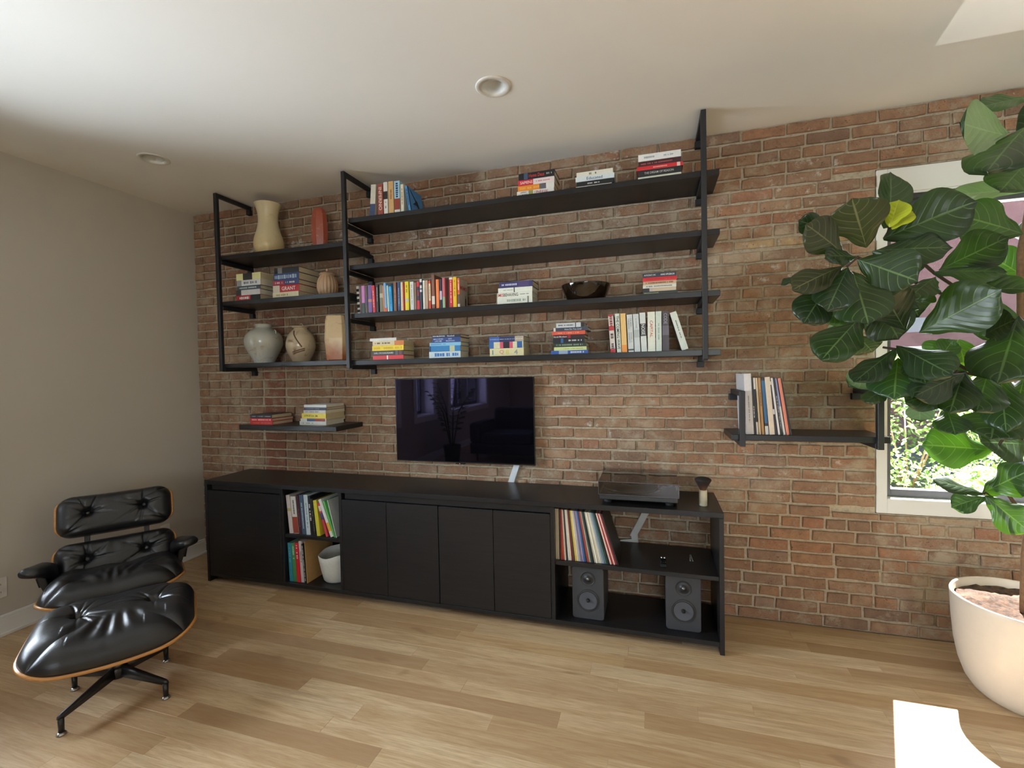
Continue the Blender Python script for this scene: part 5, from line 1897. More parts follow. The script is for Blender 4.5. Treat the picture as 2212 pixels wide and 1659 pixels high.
def star_base(parent, legs, hub_z, foot_r, hub_r=0.034, ang0=0.0):
    """cast base: legs is the number of arms; each arm with a foot post and a steel glide"""
    MB().lathe([(0.0005, hub_z - 0.050), (hub_r, hub_z - 0.050), (hub_r, hub_z - 0.012), (hub_r * 0.8, hub_z), (0.0005, hub_z)], 28, mat=M_CAST).build('base_hub', parent)
    for k in range(legs):
        a = ang0 + 2 * math.pi * k / legs
        d = Vector((math.cos(a), math.sin(a), 0))
        s = Vector((-d.y, d.x, 0))
        sec = [(hub_r * 0.6, hub_z - 0.014, 0.034, 0.036), (foot_r * 0.5, hub_z - 0.034, 0.027, 0.028), (foot_r, hub_z - 0.058, 0.020, 0.016), (foot_r + 0.012, hub_z - 0.061, 0.012, 0.010)]
        vs, fs = [], []
        for rr_, z, w, h in sec:
            c = d * rr_ + Vector((0, 0, z))
            for sx, sz in ((-1, -0.8), (-0.75, 0.3), (0, 0.5), (0.75, 0.3), (1, -0.8)):
                vs.append(c + s * (sx * w / 2) + Vector((0, 0, sz * h)))
        for i in range(len(sec) - 1):
            for j in range(5):
                j2 = (j + 1) % 5
                fs.append((i * 5 + j, i * 5 + j2, (i + 1) * 5 + j2, (i + 1) * 5 + j))
        fs.append((4, 3, 2, 1, 0))
        fs.append(tuple((len(sec) - 1) * 5 + j for j in range(5)))
        leg = MB().add([tuple(v) for v in vs], fs, M_CAST, True).build('leg', parent)
        p = d * foot_r
        MB().tube([(p.x, p.y, hub_z - 0.066), (p.x, p.y, 0.012)], [0.011, 0.010], 16, M_CAST).build('foot_post', leg)
        MB().lathe([(0.0005, 0.0005), (0.017, 0.0005), (0.017, 0.005), (0.011, 0.012), (0.0005, 0.012)], 20, (p.x, p.y, 0), M_GLIDE).build('glide', leg)


# ottoman
OT = (1.195, -1.425, 0.0)
ot = thing('ottoman', 'black leather ottoman with plywood shell on a four-arm base', 'ottoman', mat=frame_at(OT))
OTZ = 0.292


def ot_place(x, y, up):
    # shell bows upward at its two ends and dips a little front and back
    z = OTZ + 0.45 * x * x - 0.16 * y * y + 0.010 * y / 0.26
    nx, ny = -0.9 * x, 0.32 * y
    l = math.sqrt(nx * nx + ny * ny + 1)
    return (x + nx / l * up, y + ny / l * up, z + up / l)


shell('shell', ot, 0.596, 0.540, 0.150, ot_place)
cushion('cushion', ot, 0.586, 0.530, 0.147, 0.098, ot_place, buttons=((-0.145, 0.035), (0.145, 0.035)), seed=4, N=170, M=140,
        seams=((-0.10, 0.0040, 95, -0.18, 0.20), (-0.16, 0.0030, 70, -0.15, 0.12)), folds=0.12)
star_base(ot, 4, 0.136, 0.240, ang0=math.atan2(-0.236, 0.035) - math.atan2(UX.y, UX.x))
MB().tube([(0, 0, 0.130), (0, 0, 0.162)], 0.026, 24, M_GLIDE).build('collar', ot)
MB().tube([(0, 0, 0.162), (0, 0, 0.284)], 0.022, 24, M_CAST).build('column', ot)

# lounge chair
CO = Vector(OT) - VY * 0.640 - UX * 0.062
ch = thing('lounge_chair', 'black leather lounge chair with plywood shells, headrest and armrests', 'chair', mat=frame_at(CO, 0.06))


def panel_place(f0, z0, tilt, bow):
    """panel standing up: x across, y up the panel; leans back by tilt, sides curl forward"""
    c, s = math.cos(tilt), math.sin(tilt)

    def pl(x, y, up):
        curl = bow * x * x
        nx = -2 * bow * x
        l = math.sqrt(nx * nx + 1)
        d = curl + up / l                     # distance forward of the panel plane
        xx = x + nx / l * up
        # forward is local -y
        fy = -(f0 - y * s + d * c)
        zz = z0 + y * c + d * s
        return (xx, fy, zz)
    return pl


hp = panel_place(-0.330, 0.622, 0.36, 0.55)
shell('head_shell', ch, 0.548, 0.215, 0.062, hp)
cushion('headrest', ch, 0.534, 0.236, 0.070, 0.080, hp, buttons=((-0.135, 0.012), (0.135, 0.012)), seed=7, N=130, M=60, seams=((0.085, 0.0022, 60, -0.15, 0.2),))
bp = panel_place(-0.250, 0.372, 0.30, 0.55)
shell('back_shell', ch, 0.566, 0.215, 0.062, bp)
cushion('backrest', ch, 0.552, 0.232, 0.066, 0.083, bp, buttons=((-0.140, 0.015), (0.140, 0.015)), seed=9, N=130, M=60, seams=((0.08, 0.0026, 55, -0.2, 0.2),))
for sx in (-0.135, 0.135):
    a, b = Vector(hp(sx, -0.05, -0.02)), Vector(bp(sx, 0.05, -0.02))
    MB().beam(a, b, 0.026, 0.012, M_CAST, up=(0, 1, 0)).build('back_brace', ch, 0.002)


def seat_place(x, y, up):
    # y: forward positive; the shell turns up at the sides and toward the back
    z = 0.262 + 0.55 * x * x + 0.14 * y
    nx = -1.1 * x
    l = math.sqrt(nx * nx + 1)
    return (x + nx / l * up, -y + 0.14 * up, z + up / l)


shell('seat_shell', ch, 0.610, 0.560, 0.13, seat_place)
cushion('seat_cushion', ch, 0.598, 0.550, 0.125, 0.112, seat_place, seed=12, N=160, M=100, seams=((0.17, 0.0055, 85, -0.28, 0.30), (0.10, 0.0035, 120, -0.25, 0.28)), folds=0.22)


def armrest(sgn):
    pts = [(sgn * 0.272, 0.18, 0.372), (sgn * 0.290, 0.14, 0.388), (sgn * 0.310, 0.09, 0.414), (sgn * 0.332, 0.04, 0.432), (sgn * 0.350, 0.005, 0.436)]
    sec = [(0.030, 0.050), (0.044, 0.058), (0.050, 0.036), (0.048, 0.026), (0.036, 0.018)]
    vs, fs = [], []
    n = 20
    for (x, y, z), (w, h) in zip(pts, sec):
        for k in range(n):
            a = 2 * math.pi * k / n
            cx = math.copysign(abs(math.cos(a)) ** 0.6, math.cos(a)) * w
            cz = math.copysign(abs(math.sin(a)) ** 0.7, math.sin(a)) * h
            vs.append((x + cx * 0.92, y + cx * 0.35 * sgn, z + cz + cx * 0.16 * sgn))
    for i in range(len(pts) - 1):
        for k in range(n):
            k2 = (k + 1) % n
            fs.append((i * n + k, i * n + k2, (i + 1) * n + k2, (i + 1) * n + k))
    fs.append(tuple(reversed(range(n))))
    fs.append(tuple((len(pts) - 1) * n + k for k in range(n)))
    o = MB().add(vs, fs, M_LEATH, True).build('armrest', ch)
    MB().beam((sgn * 0.300, 0.13, 0.325), (sgn * 0.308, 0.11, 0.380), 0.05, 0.016, M_CAST, up=(0, 1, 0)).build('arm_bracket', o, 0.002)
    # leather skirt between the arm and the seat
    MB().add([(sgn * 0.265, 0.20, 0.300), (sgn * 0.270, 0.06, 0.310), (sgn * 0.296, 0.06, 0.415), (sgn * 0.275, 0.20, 0.40),
              (sgn * 0.295, 0.20, 0.300), (sgn * 0.300, 0.06, 0.310), (sgn * 0.330, 0.06, 0.410), (sgn * 0.307, 0.20, 0.395)],
             [(0, 1, 2, 3), (7, 6, 5, 4), (0, 4, 5, 1), (1, 5, 6, 2), (2, 6, 7, 3), (3, 7, 4, 0)], M_LEATH).build('arm_skirt', o, 0.005, 2)


armrest(1)
armrest(-1)
star_base(ch, 5, 0.170, 0.30, ang0=0.3)
MB().tube([(0, 0, 0.165), (0, 0, 0.252)], 0.028, 24, M_CAST).build('column', ch)

# ------------------------------------------------------------------ fiddle-leaf fig
def leaf_mat(name, front, back, vein, gloss=0.32):
    m, nt, bs, out = new_mat(name)
    uv = nt.nodes.new('ShaderNodeUVMap').outputs[0]
    sep = nt.nodes.new('ShaderNodeSeparateXYZ')
    nt.links.new(uv, sep.inputs[0])
    ax = math_node(nt, 'ABSOLUTE', math_node(nt, 'SUBTRACT', sep.outputs[0], 0.5))
    # side veins run outward and toward the tip
    ph = math_node(nt, 'SUBTRACT', math_node(nt, 'MULTIPLY', sep.outputs[1], 6.5), math_node(nt, 'MULTIPLY', math_node(nt, 'POWER', ax, 1.35), 6.0))
    fr = math_node(nt, 'ABSOLUTE', math_node(nt, 'SUBTRACT', math_node(nt, 'FRACT', ph), 0.5))
    v1 = ramp_node(nt, fr, [(0.0, (0.75, 0.75, 0.75, 1)), (0.035, (0.5, 0.5, 0.5, 1)), (0.06, (0, 0, 0, 1))]).outputs[0]
    v2 = ramp_node(nt, ax, [(0.0, (1, 1, 1, 1)), (0.012, (0.9, 0.9, 0.9, 1)), (0.022, (0, 0, 0, 1))]).outputs[0]
    fade = ramp_node(nt, ax, [(0.25, (1, 1, 1, 1)), (0.48, (0.2, 0.2, 0.2, 1))]).outputs[0]
    vv = math_node(nt, 'MAXIMUM', math_node(nt, 'MULTIPLY', v1, fade), v2)
    rnd = nt.nodes.new('ShaderNodeObjectInfo').outputs['Random']
    n = noise_node(nt, 7.0, 4.0, 0.6, obj_pos(nt))
    hs = nt.nodes.new('ShaderNodeHueSaturation')
    hs.inputs['Color'].default_value = C(*front)
    nt.links.new(math_node(nt, 'ADD', math_node(nt, 'MULTIPLY', rnd, 0.5), 0.75), hs.inputs['Value'])
    nt.links.new(math_node(nt, 'ADD', math_node(nt, 'MULTIPLY', rnd, 0.03), 0.485), hs.inputs['Hue'])
    f0 = mix_node(nt, math_node(nt, 'MULTIPLY', n.outputs[0], 0.4), hs.outputs[0], tuple(c * 0.6 for c in C(*front)[:3]) + (1,))
    f1 = mix_node(nt, math_node(nt, 'MULTIPLY', vv, 0.75), f0, C(*vein))
    b1 = mix_node(nt, math_node(nt, 'MULTIPLY', vv, 0.6), C(*back), tuple(c * 1.5 for c in C(*back)[:3]) + (1,))
    g = nt.nodes.new('ShaderNodeNewGeometry')
    col = mix_node(nt, g.outputs['Backfacing'], f1, b1)
    nt.links.new(col, bs.inputs['Base Color'])
    bs.inputs['Roughness'].default_value = gloss
    bs.inputs['Specular IOR Level'].default_value = 0.5
    tr = nt.nodes.new('ShaderNodeBsdfTranslucent')
    tc = mix_node(nt, 1.0, col, C(190, 230, 60), 'MULTIPLY')
    tc2 = mix_node(nt, 0.55, tc, C(110, 170, 20))
    nt.links.new(tc2, tr.inputs[0])
    mx = nt.nodes.new('ShaderNodeMixShader')
    mx.inputs[0].default_value = 0.13
    nt.links.new(bs.outputs[0], mx.inputs[1])
    nt.links.new(tr.outputs[0], mx.inputs[2])
    nt.links.new(mx.outputs[0], out.inputs[0])
    h = math_node(nt, 'ADD', math_node(nt, 'MULTIPLY', fr, 1.4), math_node(nt, 'MULTIPLY', vv, -0.4))
    bump_node(nt, h, 0.25, 0.005, bs)
    return m


ML = {'d': leaf_mat('fig_leaf_dark', (33, 50, 33), (112, 132, 100), (92, 114, 74)),
      'g': leaf_mat('fig_leaf_green', (44, 68, 38), (126, 148, 110), (108, 134, 80)),
      'b': leaf_mat('fig_leaf_bright', (66, 104, 42), (132, 162, 98), (126, 156, 82)),
      'o': leaf_mat('fig_leaf_olive', (56, 58, 38), (110, 116, 84), (122, 120, 82), 0.26),
      'y': leaf_mat('fig_leaf_young', (176, 184, 36), (190, 200, 80), (200, 206, 90))}


def leaf_mesh(L, Wd, seed, curl=0.25, fold=0.25, wave=0.02, mat='g', nu=12, nv=18):
    """leaf lies in local xy: base at origin, tip at +y, upper side +z; L long, Wd wide; broad toward the tip, waisted like a fiddle"""
    r = random.Random(seed)
    ph = [r.uniform(0, 6.28) for _ in range(4)]
    vs, fs, uv = [], [], []
    for j in range(nv + 1):
        v = j / nv
        prof = (math.sin(math.pi * min(1, (v * 0.99 + 0.01)) ** 1.45)) ** 0.52
        waist = 1 - 0.20 * math.exp(-((v - 0.30) / 0.13) ** 2)
        hw = Wd / 2 * prof * waist * (0.78 + 0.30 * v)
        yb = L * v
        bend = -curl * L * v * v
        for i in range(nu + 1):
            s = -1 + 2 * i / nu
            rip = wave * L * (abs(s) ** 1.5) * (math.sin(9 * v * math.pi / 2 + ph[0 if s > 0 else 1]) + 0.5 * math.sin(17 * v + ph[2 if s > 0 else 3]))
            q = 0.007 * L * abs(math.sin(math.pi * (6.5 * v - 6.0 * (abs(s) * 0.5) ** 1.35))) * (1 - abs(s) * 0.6)
            x = s * hw * (1 - 0.12 * fold * abs(s))
            z = bend + fold * hw * abs(s) ** 1.4 * 0.75 - 0.05 * L * (abs(s) ** 3) + rip + q
            yy = yb - 0.06 * L * abs(s) ** 2 * (v ** 3)
            vs.append((x, yy, z))
            uv.append((0.5 + s * 0.5, v))
    for j in range(nv):
        for i in range(nu):
            a = j * (nu + 1) + i
            fs.append((a, a + 1, a + nu + 2, a + nu + 1))
    me = bpy.data.meshes.new('leaf')
    me.from_pydata(vs, [], fs)
    l = me.uv_layers.new(name='UVMap')
    for p in me.polygons:
        for li in p.loop_indices:
            l.data[li].uv = uv[me.loops[li].vertex_index]
    me.polygons.foreach_set('use_smooth', [True] * len(fs))
    me.materials.append(ML[mat])
    return me


PC = Vector((5.03, -0.42, 0.0))
fig = thing('potted_fig', 'large fiddle-leaf fig in a smooth pale planter by the window', 'plant', tuple(PC))
FI = Matrix.Translation(-PC)
M_POT = plain('planter_cream', (214, 204, 188), 0.32, var=0.02)
prof = [(0.0005, 0.0), (0.145, 0.0), (0.158, 0.006), (0.176, 0.022), (0.198, 0.058), (0.218, 0.12), (0.232, 0.20), (0.241, 0.30), (0.2455, 0.40), (0.246, 0.415), (0.243, 0.421),
        (0.238, 0.421), (0.234, 0.415), (0.230, 0.36), (0.2, 0.34), (0.0005, 0.34)]
MB().lathe(prof, 96, mat=M_POT).build('planter', fig)
m, nt, bs, out = new_mat('potting_soil')
n = noise_node(nt, 40.0, 6.0, 0.7, obj_pos(nt))
r = ramp_node(nt, n.outputs[0], [(0.35, C(40, 28, 22)), (0.65, C(110, 82, 62)), (0.8, C(160, 130, 104))])
nt.links.new(r.outputs[0], bs.inputs['Base Color'])
bs.inputs['Roughness'].default_value = 0.9
bump_node(nt, n.outputs[0], 0.5, 0.008, bs)
vs, fs = [], []
nr, ns = 22, 72
for i in range(nr + 1):
    for k in range(ns):
        a = 2 * math.pi * k / ns
        rad = 0.2315 * i / nr
        x, y = rad * math.cos(a), rad * math.sin(a)
        z = 0.384 + 0.012 * noise.noise(Vector((x * 22, y * 22, 3))) + 0.008 * noise.noise(Vector((x * 60, y * 60, 9)))
        vs.append((x, y, z))
for i in range(nr):
    for k in range(ns):
        k2 = (k + 1) % ns
        fs.append((i * ns + k, (i + 1) * ns + k, (i + 1) * ns + k2, i * ns + k2))
MB().add(vs, fs, m, True).build('soil', fig)
# water-level window on the planter wall
aw = math.atan2(CAM_POS.y - PC.y, CAM_POS.x - PC.x) + 0.16
wd = Vector((math.cos(aw), math.sin(aw), 0))
wt = Vector((-wd.y, wd.x, 0))
mb = MB()
zc_, rad = 0.060, 0.1995
vs = []
for k in range(20):
    a = 2 * math.pi * k / 20
    vs.append(wd * (rad + 0.0022 + 0.0042 * math.sin(a)) + wt * (0.019 * math.cos(a)) + Vector((0, 0, zc_ + 0.012 * math.sin(a))))
MB().add([tuple(v) for v in vs], [tuple(range(20))], plain('water_window', (112, 102, 88), 0.3)).build('water_window', fig)

M_BARK = plain('fig_bark', (118, 92, 66), 0.8, var=0.2, nscale=70, bump=0.5, bdist=0.004)
M_TWIG = plain('fig_twig', (64, 48, 36), 0.7, var=0.15, nscale=70)


def W2(p):
    return Vector(p) - PC


def pxp(px, py, y):
    return on_y(px, py, y)


trunk = [Vector((5.005, -0.44, 0.38)), Vector((5.0, -0.45, 0.62)), Vector((5.02, -0.46, 0.95)), Vector((4.98, -0.50, 1.25)), Vector((4.93, -0.53, 1.55)), Vector((4.92, -0.54, 1.85)), Vector((4.96, -0.54, 2.15)), Vector((5.0, -0.54, 2.38))]
MB().tube([W2(p) for p in trunk], [0.017, 0.016, 0.015, 0.014, 0.013, 0.011, 0.009, 0.006], 14, M_BARK).build('trunk', fig)


def r7(u, v, y):
    return pxp(1660 + u * 0.32547, 180 + v * 0.32547, y)


def r8(u, v, y):
    return pxp(1660 + u * 0.32547, 620 + v * 0.32547, y)


BR = [[trunk[4], r7(1100, 1260, -0.66), r7(900, 1080, -0.74), r7(790, 1000, -0.76), r7(810, 930, -0.76)],
      [trunk[4], r7(1000, 1330, -0.68), r7(760, 1230, -0.76), r7(590, 1155, -0.80), r7(520, 1215, -0.80)],
      [trunk[3], r8(1200, 480, -0.62), r8(950, 430, -0.66), r8(760, 400, -0.66)],
      [trunk[3], r8(1450, 600, -0.58), r8(1250, 560, -0.66), r8(1150, 700, -0.66)],
      [trunk[2], r8(1640, 900, -0.56), r8(1520, 1060, -0.62)],
      [trunk[1] + Vector((0, 0, 0.15)), r8(1560, 1330, -0.56), r8(1430, 1370, -0.60)],
      [trunk[6], r7(1640, 520, -0.62), r7(1600, 340, -0.66)]]
for b in BR:
    MB().tube([W2(p) for p in b], [0.008] + [0.006] * (len(b) - 2) + [0.0045], 10, M_TWIG).build('branch', fig)

# leaves traced one by one: (map, base u, v, tip u, v, width, distance y of base, of tip, tone, facing tilt, show underside)
LV = [
    (r7, 790, 960, 840, 600, 170, -0.76, -0.74, 'd', 0.75, 0), (r7, 805, 955, 860, 785, 150, -0.84, -0.86, 'y', 0.1, 0), (r7, 815, 965, 945, 850, 110, -0.83, -0.84, 'y', 0.3, 0),
    (r7, 760, 1030, 1345, 790, 320, -0.76, -0.86, 'd', 0.1, 0), (r7, 650, 1090, 560, 790, 300, -0.80, -0.88, 'o', 0.15, 0), (r7, 400, 970, 215, 915, 120, -0.80, -0.84, 'd', 0.3, 0),
    (r7, 500, 1135, 290, 945, 230, -0.82, -0.90, 'o', 0.2, 0), (r7, 580, 1150, 405, 1140, 140, -0.84, -0.92, 'd', 0.1, 0), (r7, 590, 1170, 960, 1300, 280, -0.82, -0.92, 'g', 0.2, 0),
    (r7, 690, 1115, 1185, 1070, 220, -0.78, -0.88, 'd', 0.35, 0), (r7, 490, 1215, 185, 1340, 200, -0.84, -0.90, 'o', 0.3, 0), (r7, 530, 1220, 400, 1470, 230, -0.84, -0.94, 'd', 0.1, 0),
    (r7, 560, 1250, 660, 1560, 290, -0.82, -0.94, 'g', 0.1, 0), (r7, 400, 1330, 250, 1570, 210, -0.80, -0.86, 'd', 0.25, 0), (r7, 220, 1290, 90, 1325, 60, -0.78, -0.78, 'd', 0.6, 0),
    (r7, 540, 1440, 395, 1570, 160, -0.78, -0.82, 'b', 0.2, 0), (r7, 1100, 1250, 1550, 1235, 150, -0.68, -0.80, 'd', 0.5, 0), (r7, 1110, 1285, 925, 1420, 200, -0.70, -0.80, 'g', 0.3, 0),
    (r7, 1130, 1240, 1560, 1030, 270, -0.66, -0.76, 'd', 0.15, 0), (r7, 1690, 1000, 1330, 880, 260, -0.58, -0.68, 'g', 0.15, 0), (r7, 1580, 345, 1280, 270, 320, -0.66, -0.74, 'g', 0.2, 1),
    (r7, 1720, 280, 1480, 520, 330, -0.64, -0.82, 'd', 0.15, 0), (r7, 1740, 90, 1440, 130, 150, -0.62, -0.66, 'd', 0.5, 0), (r7, 1720, 700, 1210, 740, 90, -0.54, -0.50, 'g', 0.75, 1),
    (r7, 1000, 1655, 1500, 1390, 310, -0.70, -0.88, 'g', 0.15, 0), (r7, 1290, 1370, 1730, 1340, 170, -0.62, -0.72, 'd', 0.65, 0), (r7, 1730, 1300, 1450, 1130, 190, -0.50, -0.46, 'b', 0.2, 0),
    (r7, 910, 1640, 760, 1390, 240, -0.74, -0.86, 'd', 0.2, 0), (r7, 1000, 1500, 830, 1370, 160, -0.72, -0.80, 'd', 0.2, 0), (r7, 1700, 540, 1560, 690, 230, -0.60, -0.70, 'd', 0.2, 0),
    (r8, 620, 190, 370, 450, 260, -0.70, -0.82, 'g', 0.15, 0), (r8, 640, 290, 720, 170, 120, -0.62, -0.58, 'g', 0.2, 1), (r8, 560, 190, 420, 330, 130, -0.64, -0.60, 'g', 0.4, 1),
    (r8, 850, 410, 585, 610, 170, -0.68, -0.78, 'd', 0.3, 0), (r8, 790, 540, 545, 660, 160, -0.64, -0.66, 'g', 0.25, 1), (r8, 860, 470, 830, 705, 270, -0.68, -0.80, 'g', 0.15, 0),
    (r8, 800, 655, 655, 745, 110, -0.70, -0.80, 'd', 0.2, 0), (r8, 850, 390, 1190, 560, 230, -0.70, -0.90, 'd', 0.15, 0), (r8, 960, 430, 1040, 620, 180, -0.70, -0.82, 'g', 0.2, 0),
    (r8, 1300, 570, 1030, 690, 180, -0.70, -0.86, 'd', 0.25, 0), (r8, 1220, 670, 955, 745, 180, -0.68, -0.82, 'd', 0.2, 0), (r8, 1300, 560, 1210, 800, 230, -0.66, -0.80, 'd', 0.1, 0),
    (r8, 1460, 560, 1390, 800, 240, -0.64, -0.78, 'd', 0.15, 0), (r8, 1660, 190, 1530, 590, 340, -0.62, -0.80, 'd', 0.1, 0), (r8, 1540, 560, 1570, 930, 200, -0.62, -0.74, 'g', 0.15, 0),
    (r8, 1000, 735, 1005, 890, 130, -0.62, -0.68, 'g', 0.1, 1), (r8, 1180, 800, 1240, 960, 170, -0.62, -0.70, 'd', 0.2, 0), (r8, 1510, 790, 1490, 975, 290, -0.60, -0.72, 'd', 0.2, 0),
    (r8, 1500, 1085, 1065, 1045, 260, -0.58, -0.62, 'b', 0.1, 0), (r8, 1740, 1050, 1465, 1010, 270, -0.54, -0.64, 'd', 0.15, 0), (r8, 1410, 1370, 1720, 1220, 210, -0.58, -0.70, 'g', 0.15, 0),
    (r8, 1430, 1370, 1120, 1280, 110, -0.60, -0.66, 'd', 0.4, 0), (r8, 1440, 1385, 1730, 1620, 190, -0.60, -0.68, 'g', 0.15, 0), (r8, 1440, 1390, 1225, 1450, 140, -0.58, -0.56, 'g', 0.2, 0),
    (r8, 1260, 350, 1330, 600, 260, -0.52, -0.48, 'b', 0.15, 0), (r8, 1240, 350, 1070, 470, 170, -0.54, -0.52, 'b', 0.2, 0), (r8, 1130, 480, 1230, 350, 120, -0.56, -0.54, 'b', 0.3, 0),
    (r8, 1700, 600, 1640, 800, 200, -0.58, -0.66, 'g', 0.2, 0), (r8, 1480, 50, 1540, 330, 220, -0.58, -0.66, 'd', 0.2, 0), (r8, 1430, 320, 1600, 220, 200, -0.62, -0.72, 'd', 0.3, 0),
    (r7, 860, 1330, 1010, 1540, 240, -0.66, -0.62, 'd', 0.2, 0), (r7, 820, 1260, 960, 1110, 200, -0.70, -0.66, 'd', 0.3, 0), (r8, 700, 60, 860, 330, 260, -0.68, -0.66, 'd', 0.2, 0),
    (r8, 960, 90, 1070, 20, 160, -0.68, -0.70, 'g', 0.3, 0), (r8, 1330, 700, 1130, 560, 200, -0.60, -0.56, 'g', 0.2, 0), (r8, 600, 330, 690, 430, 150, -0.62, -0.60, 'g', 0.3, 0),
    (r8, 1600, 880, 1400, 950, 200, -0.56, -0.60, 'd', 0.2, 0), (r7, 1380, 1240, 1520, 1400, 200, -0.60, -0.56, 'g', 0.2, 0),
]
# leaves beyond the frame, carried on the same crown
lr = random.Random(77)
for i in range(34):
    a = lr.uniform(-1.0, 1.9)
    z = lr.uniform(1.05, 2.45)
    tr_ = trunk[min(7, max(2, int((z - 0.3) / 0.3)))]
    base = Vector((tr_.x + 0.10 * math.cos(a) + 0.12, tr_.y + 0.08 * math.sin(a), z))
    tip = base + Vector((math.cos(a), math.sin(a) * 0.55, lr.uniform(-0.3, 0.35))) * lr.uniform(0.24, 0.36)
    if tip.y > -0.12:
        tip.y = -0.14
    if min(to_px(base)[0], to_px(tip)[0]) < 2140:
        base += Vector((0.2, 0, 0))
        tip += Vector((0.25, 0, 0))
    LV.append((None, base, tip, lr.uniform(0.17, 0.24), lr.choice('dgdgb')))
for i, lf in enumerate(LV):
    if lf[0] is None:
        _, base, tip, Wd, tone = lf
        tilt, under = 0.2, 0
    else:
        f, bu, bv, tu, tv, wpx, yb, yt, tone, tilt, under = lf
        base, tip = f(bu, bv, yb), f(tu, tv, yt)
        mid = (base + tip) / 2
        Wd = wpx * 0.32547 * to_px(mid)[2] / FPX
    d = tip - base
    L = d.length
    yv = d.normalized()
    mid = (base + tip) / 2
    tocam = (CAM_POS - mid).normalized()
    n = (tocam + Vector((0, 0, 1)) * 0.35)
    n = (n - yv * n.dot(yv)).normalized()
    if under:
        n = -n
    r_ = random.Random(i * 13 + 5)
    ang = tilt * r_.choice((-1, 1)) * 1.15
    n = (Matrix.Rotation(ang, 3, yv) @ n).normalized()
    Wd = Wd / max(0.35, math.cos(ang))
    Wd = min(Wd, L * 1.05) if L > 0.12 else Wd
    xv = yv.cross(n).normalized()
    curl = r_.uniform(0.02, 0.12) * (0.4 if under else 1)
    me = leaf_mesh(L * 1.08, Wd * 1.2, i + 3, curl=curl, fold=r_.uniform(0.05, 0.30) if tilt < 0.6 else 0.55, wave=r_.uniform(0.012, 0.03), mat=tone)
    o = bpy.data.objects.new('leaf', me)
    link(o, fig)
    o.matrix_parent_inverse = FI
    M4 = Matrix(((xv.x, yv.x, n.x, base.x), (xv.y, yv.y, n.y, base.y), (xv.z, yv.z, n.z, base.z), (0, 0, 0, 1)))
    o.matrix_basis = M4

# ------------------------------------------------------------------ outside the brick wall's window
def ground_mat():
    m, nt, bs, out = new_mat('paving')
    p = geo_pos(nt)
    n = noise_node(nt, 30.0, 5.0, 0.6, p)
    r = ramp_node(nt, n.outputs[0], [(0.3, C(64, 64, 68)), (0.7, C(86, 86, 90))])
    nt.links.new(r.outputs[0], bs.inputs['Base Color'])
    bs.inputs['Roughness'].default_value = 0.9
    return m


tag(boxobj('ground', -14, 30, 0.32, 40, -1.0, -0.9, ground_mat()), 'grey paved ground outside the window', kind='structure')
# neighbouring brick house
M_NB = plain('neighbour_brick', (84, 58, 66), 0.9, var=0.15, nscale=3)
nbt = thing('neighbour_house', 'red brick house across the yard seen through the window', 'building', (9.5, 13.0, -0.9))
MB().box(-7.0, 7.0, 0, 5, 0, 7.5, M_NB).build('wall', nbt)
M_BAND = plain('neighbour_stone', (96, 98, 112), 0.8)
MB().box(-7.0, 7.0, -0.06, -0.001, 3.2, 3.6, M_BAND).build('stone_band', nbt)
M_NW = plain('neighbour_window', (70, 84, 104), 0.1)
for i in range(4):
    w = MB().box(-5.6 + i * 3.2, -4.2 + i * 3.2, -0.05, -0.001, 1.0, 2.8, M_WHITE).build('window', nbt)
    MB().box(-5.5 + i * 3.2, -4.3 + i * 3.2, -0.07, -0.051, 1.1, 2.7, M_NW).build('pane', w)


def shrub_mat(name, a, b):
    m, nt, bs, out = new_mat(name)
    n = noise_node(nt, 3.0, 3.0, vec=geo_pos(nt))
    r = ramp_node(nt, n.outputs[0], [(0.3, C(*a)), (0.7, C(*b))])
    nt.links.new(r.outputs[0], bs.inputs['Base Color'])
    bs.inputs['Roughness'].default_value = 0.6
    tr = nt.nodes.new('ShaderNodeBsdfTranslucent')
    nt.links.new(r.outputs[0], tr.inputs[0])
    mx = nt.nodes.new('ShaderNodeMixShader')
    mx.inputs[0].default_value = 0.35
    nt.links.new(bs.outputs[0], mx.inputs[1])
    nt.links.new(tr.outputs[0], mx.inputs[2])
    nt.links.new(mx.outputs[0], out.inputs[0])
    return m


M_SH = [shrub_mat('shrub_leaf_a', (66, 96, 40), (104, 128, 66)), shrub_mat('shrub_leaf_b', (52, 80, 36), (88, 112, 56))]


def shrub(x, y, z0, rx, h, n, seed, label, mi=0, leaf=0.05):
    t = thing('garden_shrub', label, 'shrub', (x, y, z0), 'shrubs in the yard outside')
    r = random.Random(seed)
    vs, fs = [], []
    for i in range(n):
        u, v, w = r.gauss(0, 1), r.gauss(0, 1), r.gauss(0, 1)
        l = math.sqrt(u * u + v * v + w * w)
        q = r.uniform(0.55, 1.0) ** 0.5
        c = Vector((u / l * rx * q, v / l * rx * q, h / 2 + w / l * h / 2 * q))
        d = Vector((r.uniform(-1, 1), r.uniform(-1, 1), r.uniform(-0.6, 0.8))).normalized()
        s = d.orthogonal().normalized()
        s = Matrix.Rotation(r.uniform(0, 6.28), 3, d) @ s
        k = leaf * r.uniform(0.7, 1.3)
        b = len(vs)
        vs += [c - d * k, c + s * k * 0.5, c + d * k, c - s * k * 0.5]
        fs.append((b, b + 1, b + 2, b + 3))
    o = MB().add([tuple(v) for v in vs], fs, M_SH[mi]).build('foliage', t)
    tag(o, kind='stuff')
    st = MB()
    for k in range(5):
        a = k * 1.26
        MB().tube([(0.05 * math.cos(a), 0.05 * math.sin(a), 0), (rx * 0.4 * math.cos(a), rx * 0.4 * math.sin(a), h * 0.6)], [0.02, 0.008], 8, M_BARK).build('stem', t)
    return t


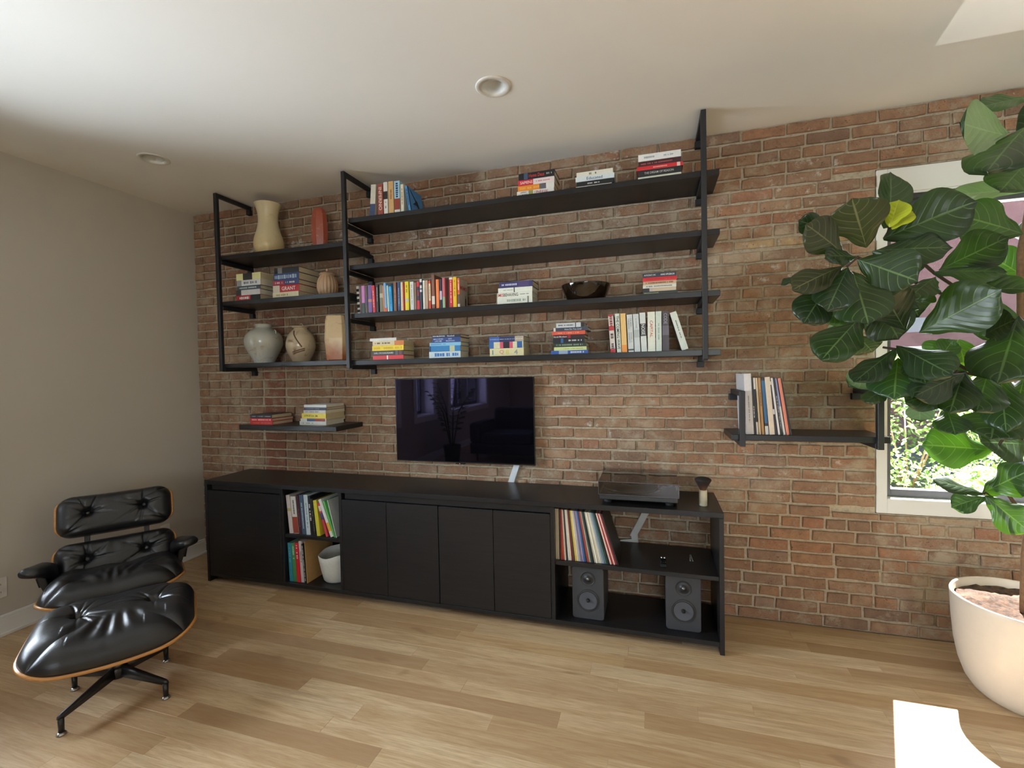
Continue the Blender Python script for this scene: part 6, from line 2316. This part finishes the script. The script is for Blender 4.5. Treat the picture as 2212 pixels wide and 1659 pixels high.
SHR = [(6.9, 2.6, 0.85, 1.35, 'round light green shrub right outside the window'), (8.9, 3.2, 1.0, 1.7, 'broad green shrub further along the yard'),
       (10.8, 5.4, 1.3, 2.2, 'tall green shrub beside the neighbouring house'), (5.6, 5.6, 1.2, 1.5, 'low wide shrub behind the window shrub'),
       (8.0, 7.4, 1.6, 2.6, 'large pale shrub in the middle of the yard'), (14.6, 7.6, 1.8, 3.2, 'tallest shrub at the far side of the yard')]
for i, (x, y, rx, h, lab) in enumerate(SHR):
    shrub(x, y, -0.9, rx, h, 5200, 900 + i, lab, i % 2)

# ------------------------------------------------------------------ behind the camera (seen only in the television glass)
M_SOFA = plain('sofa_cloth', (58, 60, 68), 0.9, nscale=120, bump=0.3)
sf = thing('sofa', 'dark grey sofa behind the viewer, mirrored in the television', 'sofa', (1.75, -4.55, 0))
MB().box(-1.05, 1.05, -0.42, 0.42, 0.12, 0.30, M_SOFA).build('base', sf, 0.02, 2)
for k in (-1, 1):
    MB().box(min(k * 0.02, k * 0.86), max(k * 0.02, k * 0.86), -0.22, 0.44, 0.302, 0.46, M_SOFA).build('seat_cushion', sf, 0.04, 3)
    MB().box(min(k * 0.02, k * 0.86), max(k * 0.02, k * 0.86), -0.42, -0.225, 0.302, 0.82, M_SOFA).build('back_cushion', sf, 0.05, 3)
    MB().box(min(k * 0.87, k * 1.05), max(k * 0.87, k * 1.05), -0.42, 0.44, 0.302, 0.62, M_SOFA).build('sofa_arm', sf, 0.05, 3)
    for q in (-0.34, 0.34):
        MB().tube([(k * 0.95, q, 0.0005), (k * 0.95, q, 0.119)], [0.016, 0.022], 12, M_BARK).build('leg', sf)
zz = thing('floor_plant', 'arching potted plant near the side windows, mirrored in the television', 'plant', (0.45, -4.0, 0))
MB().lathe([(0.0005, 0), (0.11, 0), (0.14, 0.28), (0.13, 0.28), (0.12, 0.25), (0.0005, 0.25)], 32, mat=plain('dark_planter', (60, 58, 56), 0.5)).build('planter', zz)
for k in range(7):
    a = k * 0.9
    top = Vector((0.34 * math.cos(a), 0.34 * math.sin(a), 1.15 + 0.1 * math.sin(k * 2)))
    p0 = Vector((0.02 * math.cos(a), 0.02 * math.sin(a), 0.25))
    mid = (p0 + top) / 2 + Vector((-0.05 * math.cos(a), -0.05 * math.sin(a), 0.12))
    st = MB().tube([p0, mid, top], [0.010, 0.008, 0.004], 8, ML['d']).build('stalk', zz)
    for j in range(9):
        f = 0.25 + 0.75 * j / 8
        c = (p0 * (1 - f) ** 2 + mid * 2 * f * (1 - f) + top * f * f)
        for s_ in (-1, 1):
            o = bpy.data.objects.new('leaflet', leaf_mesh(0.11, 0.045, j, mat='d', nu=2, nv=4))
            link(o, st)
            o.location = c
            o.rotation_euler = (0.5, 0.3 * s_, a + s_ * 1.0 - 1.57)
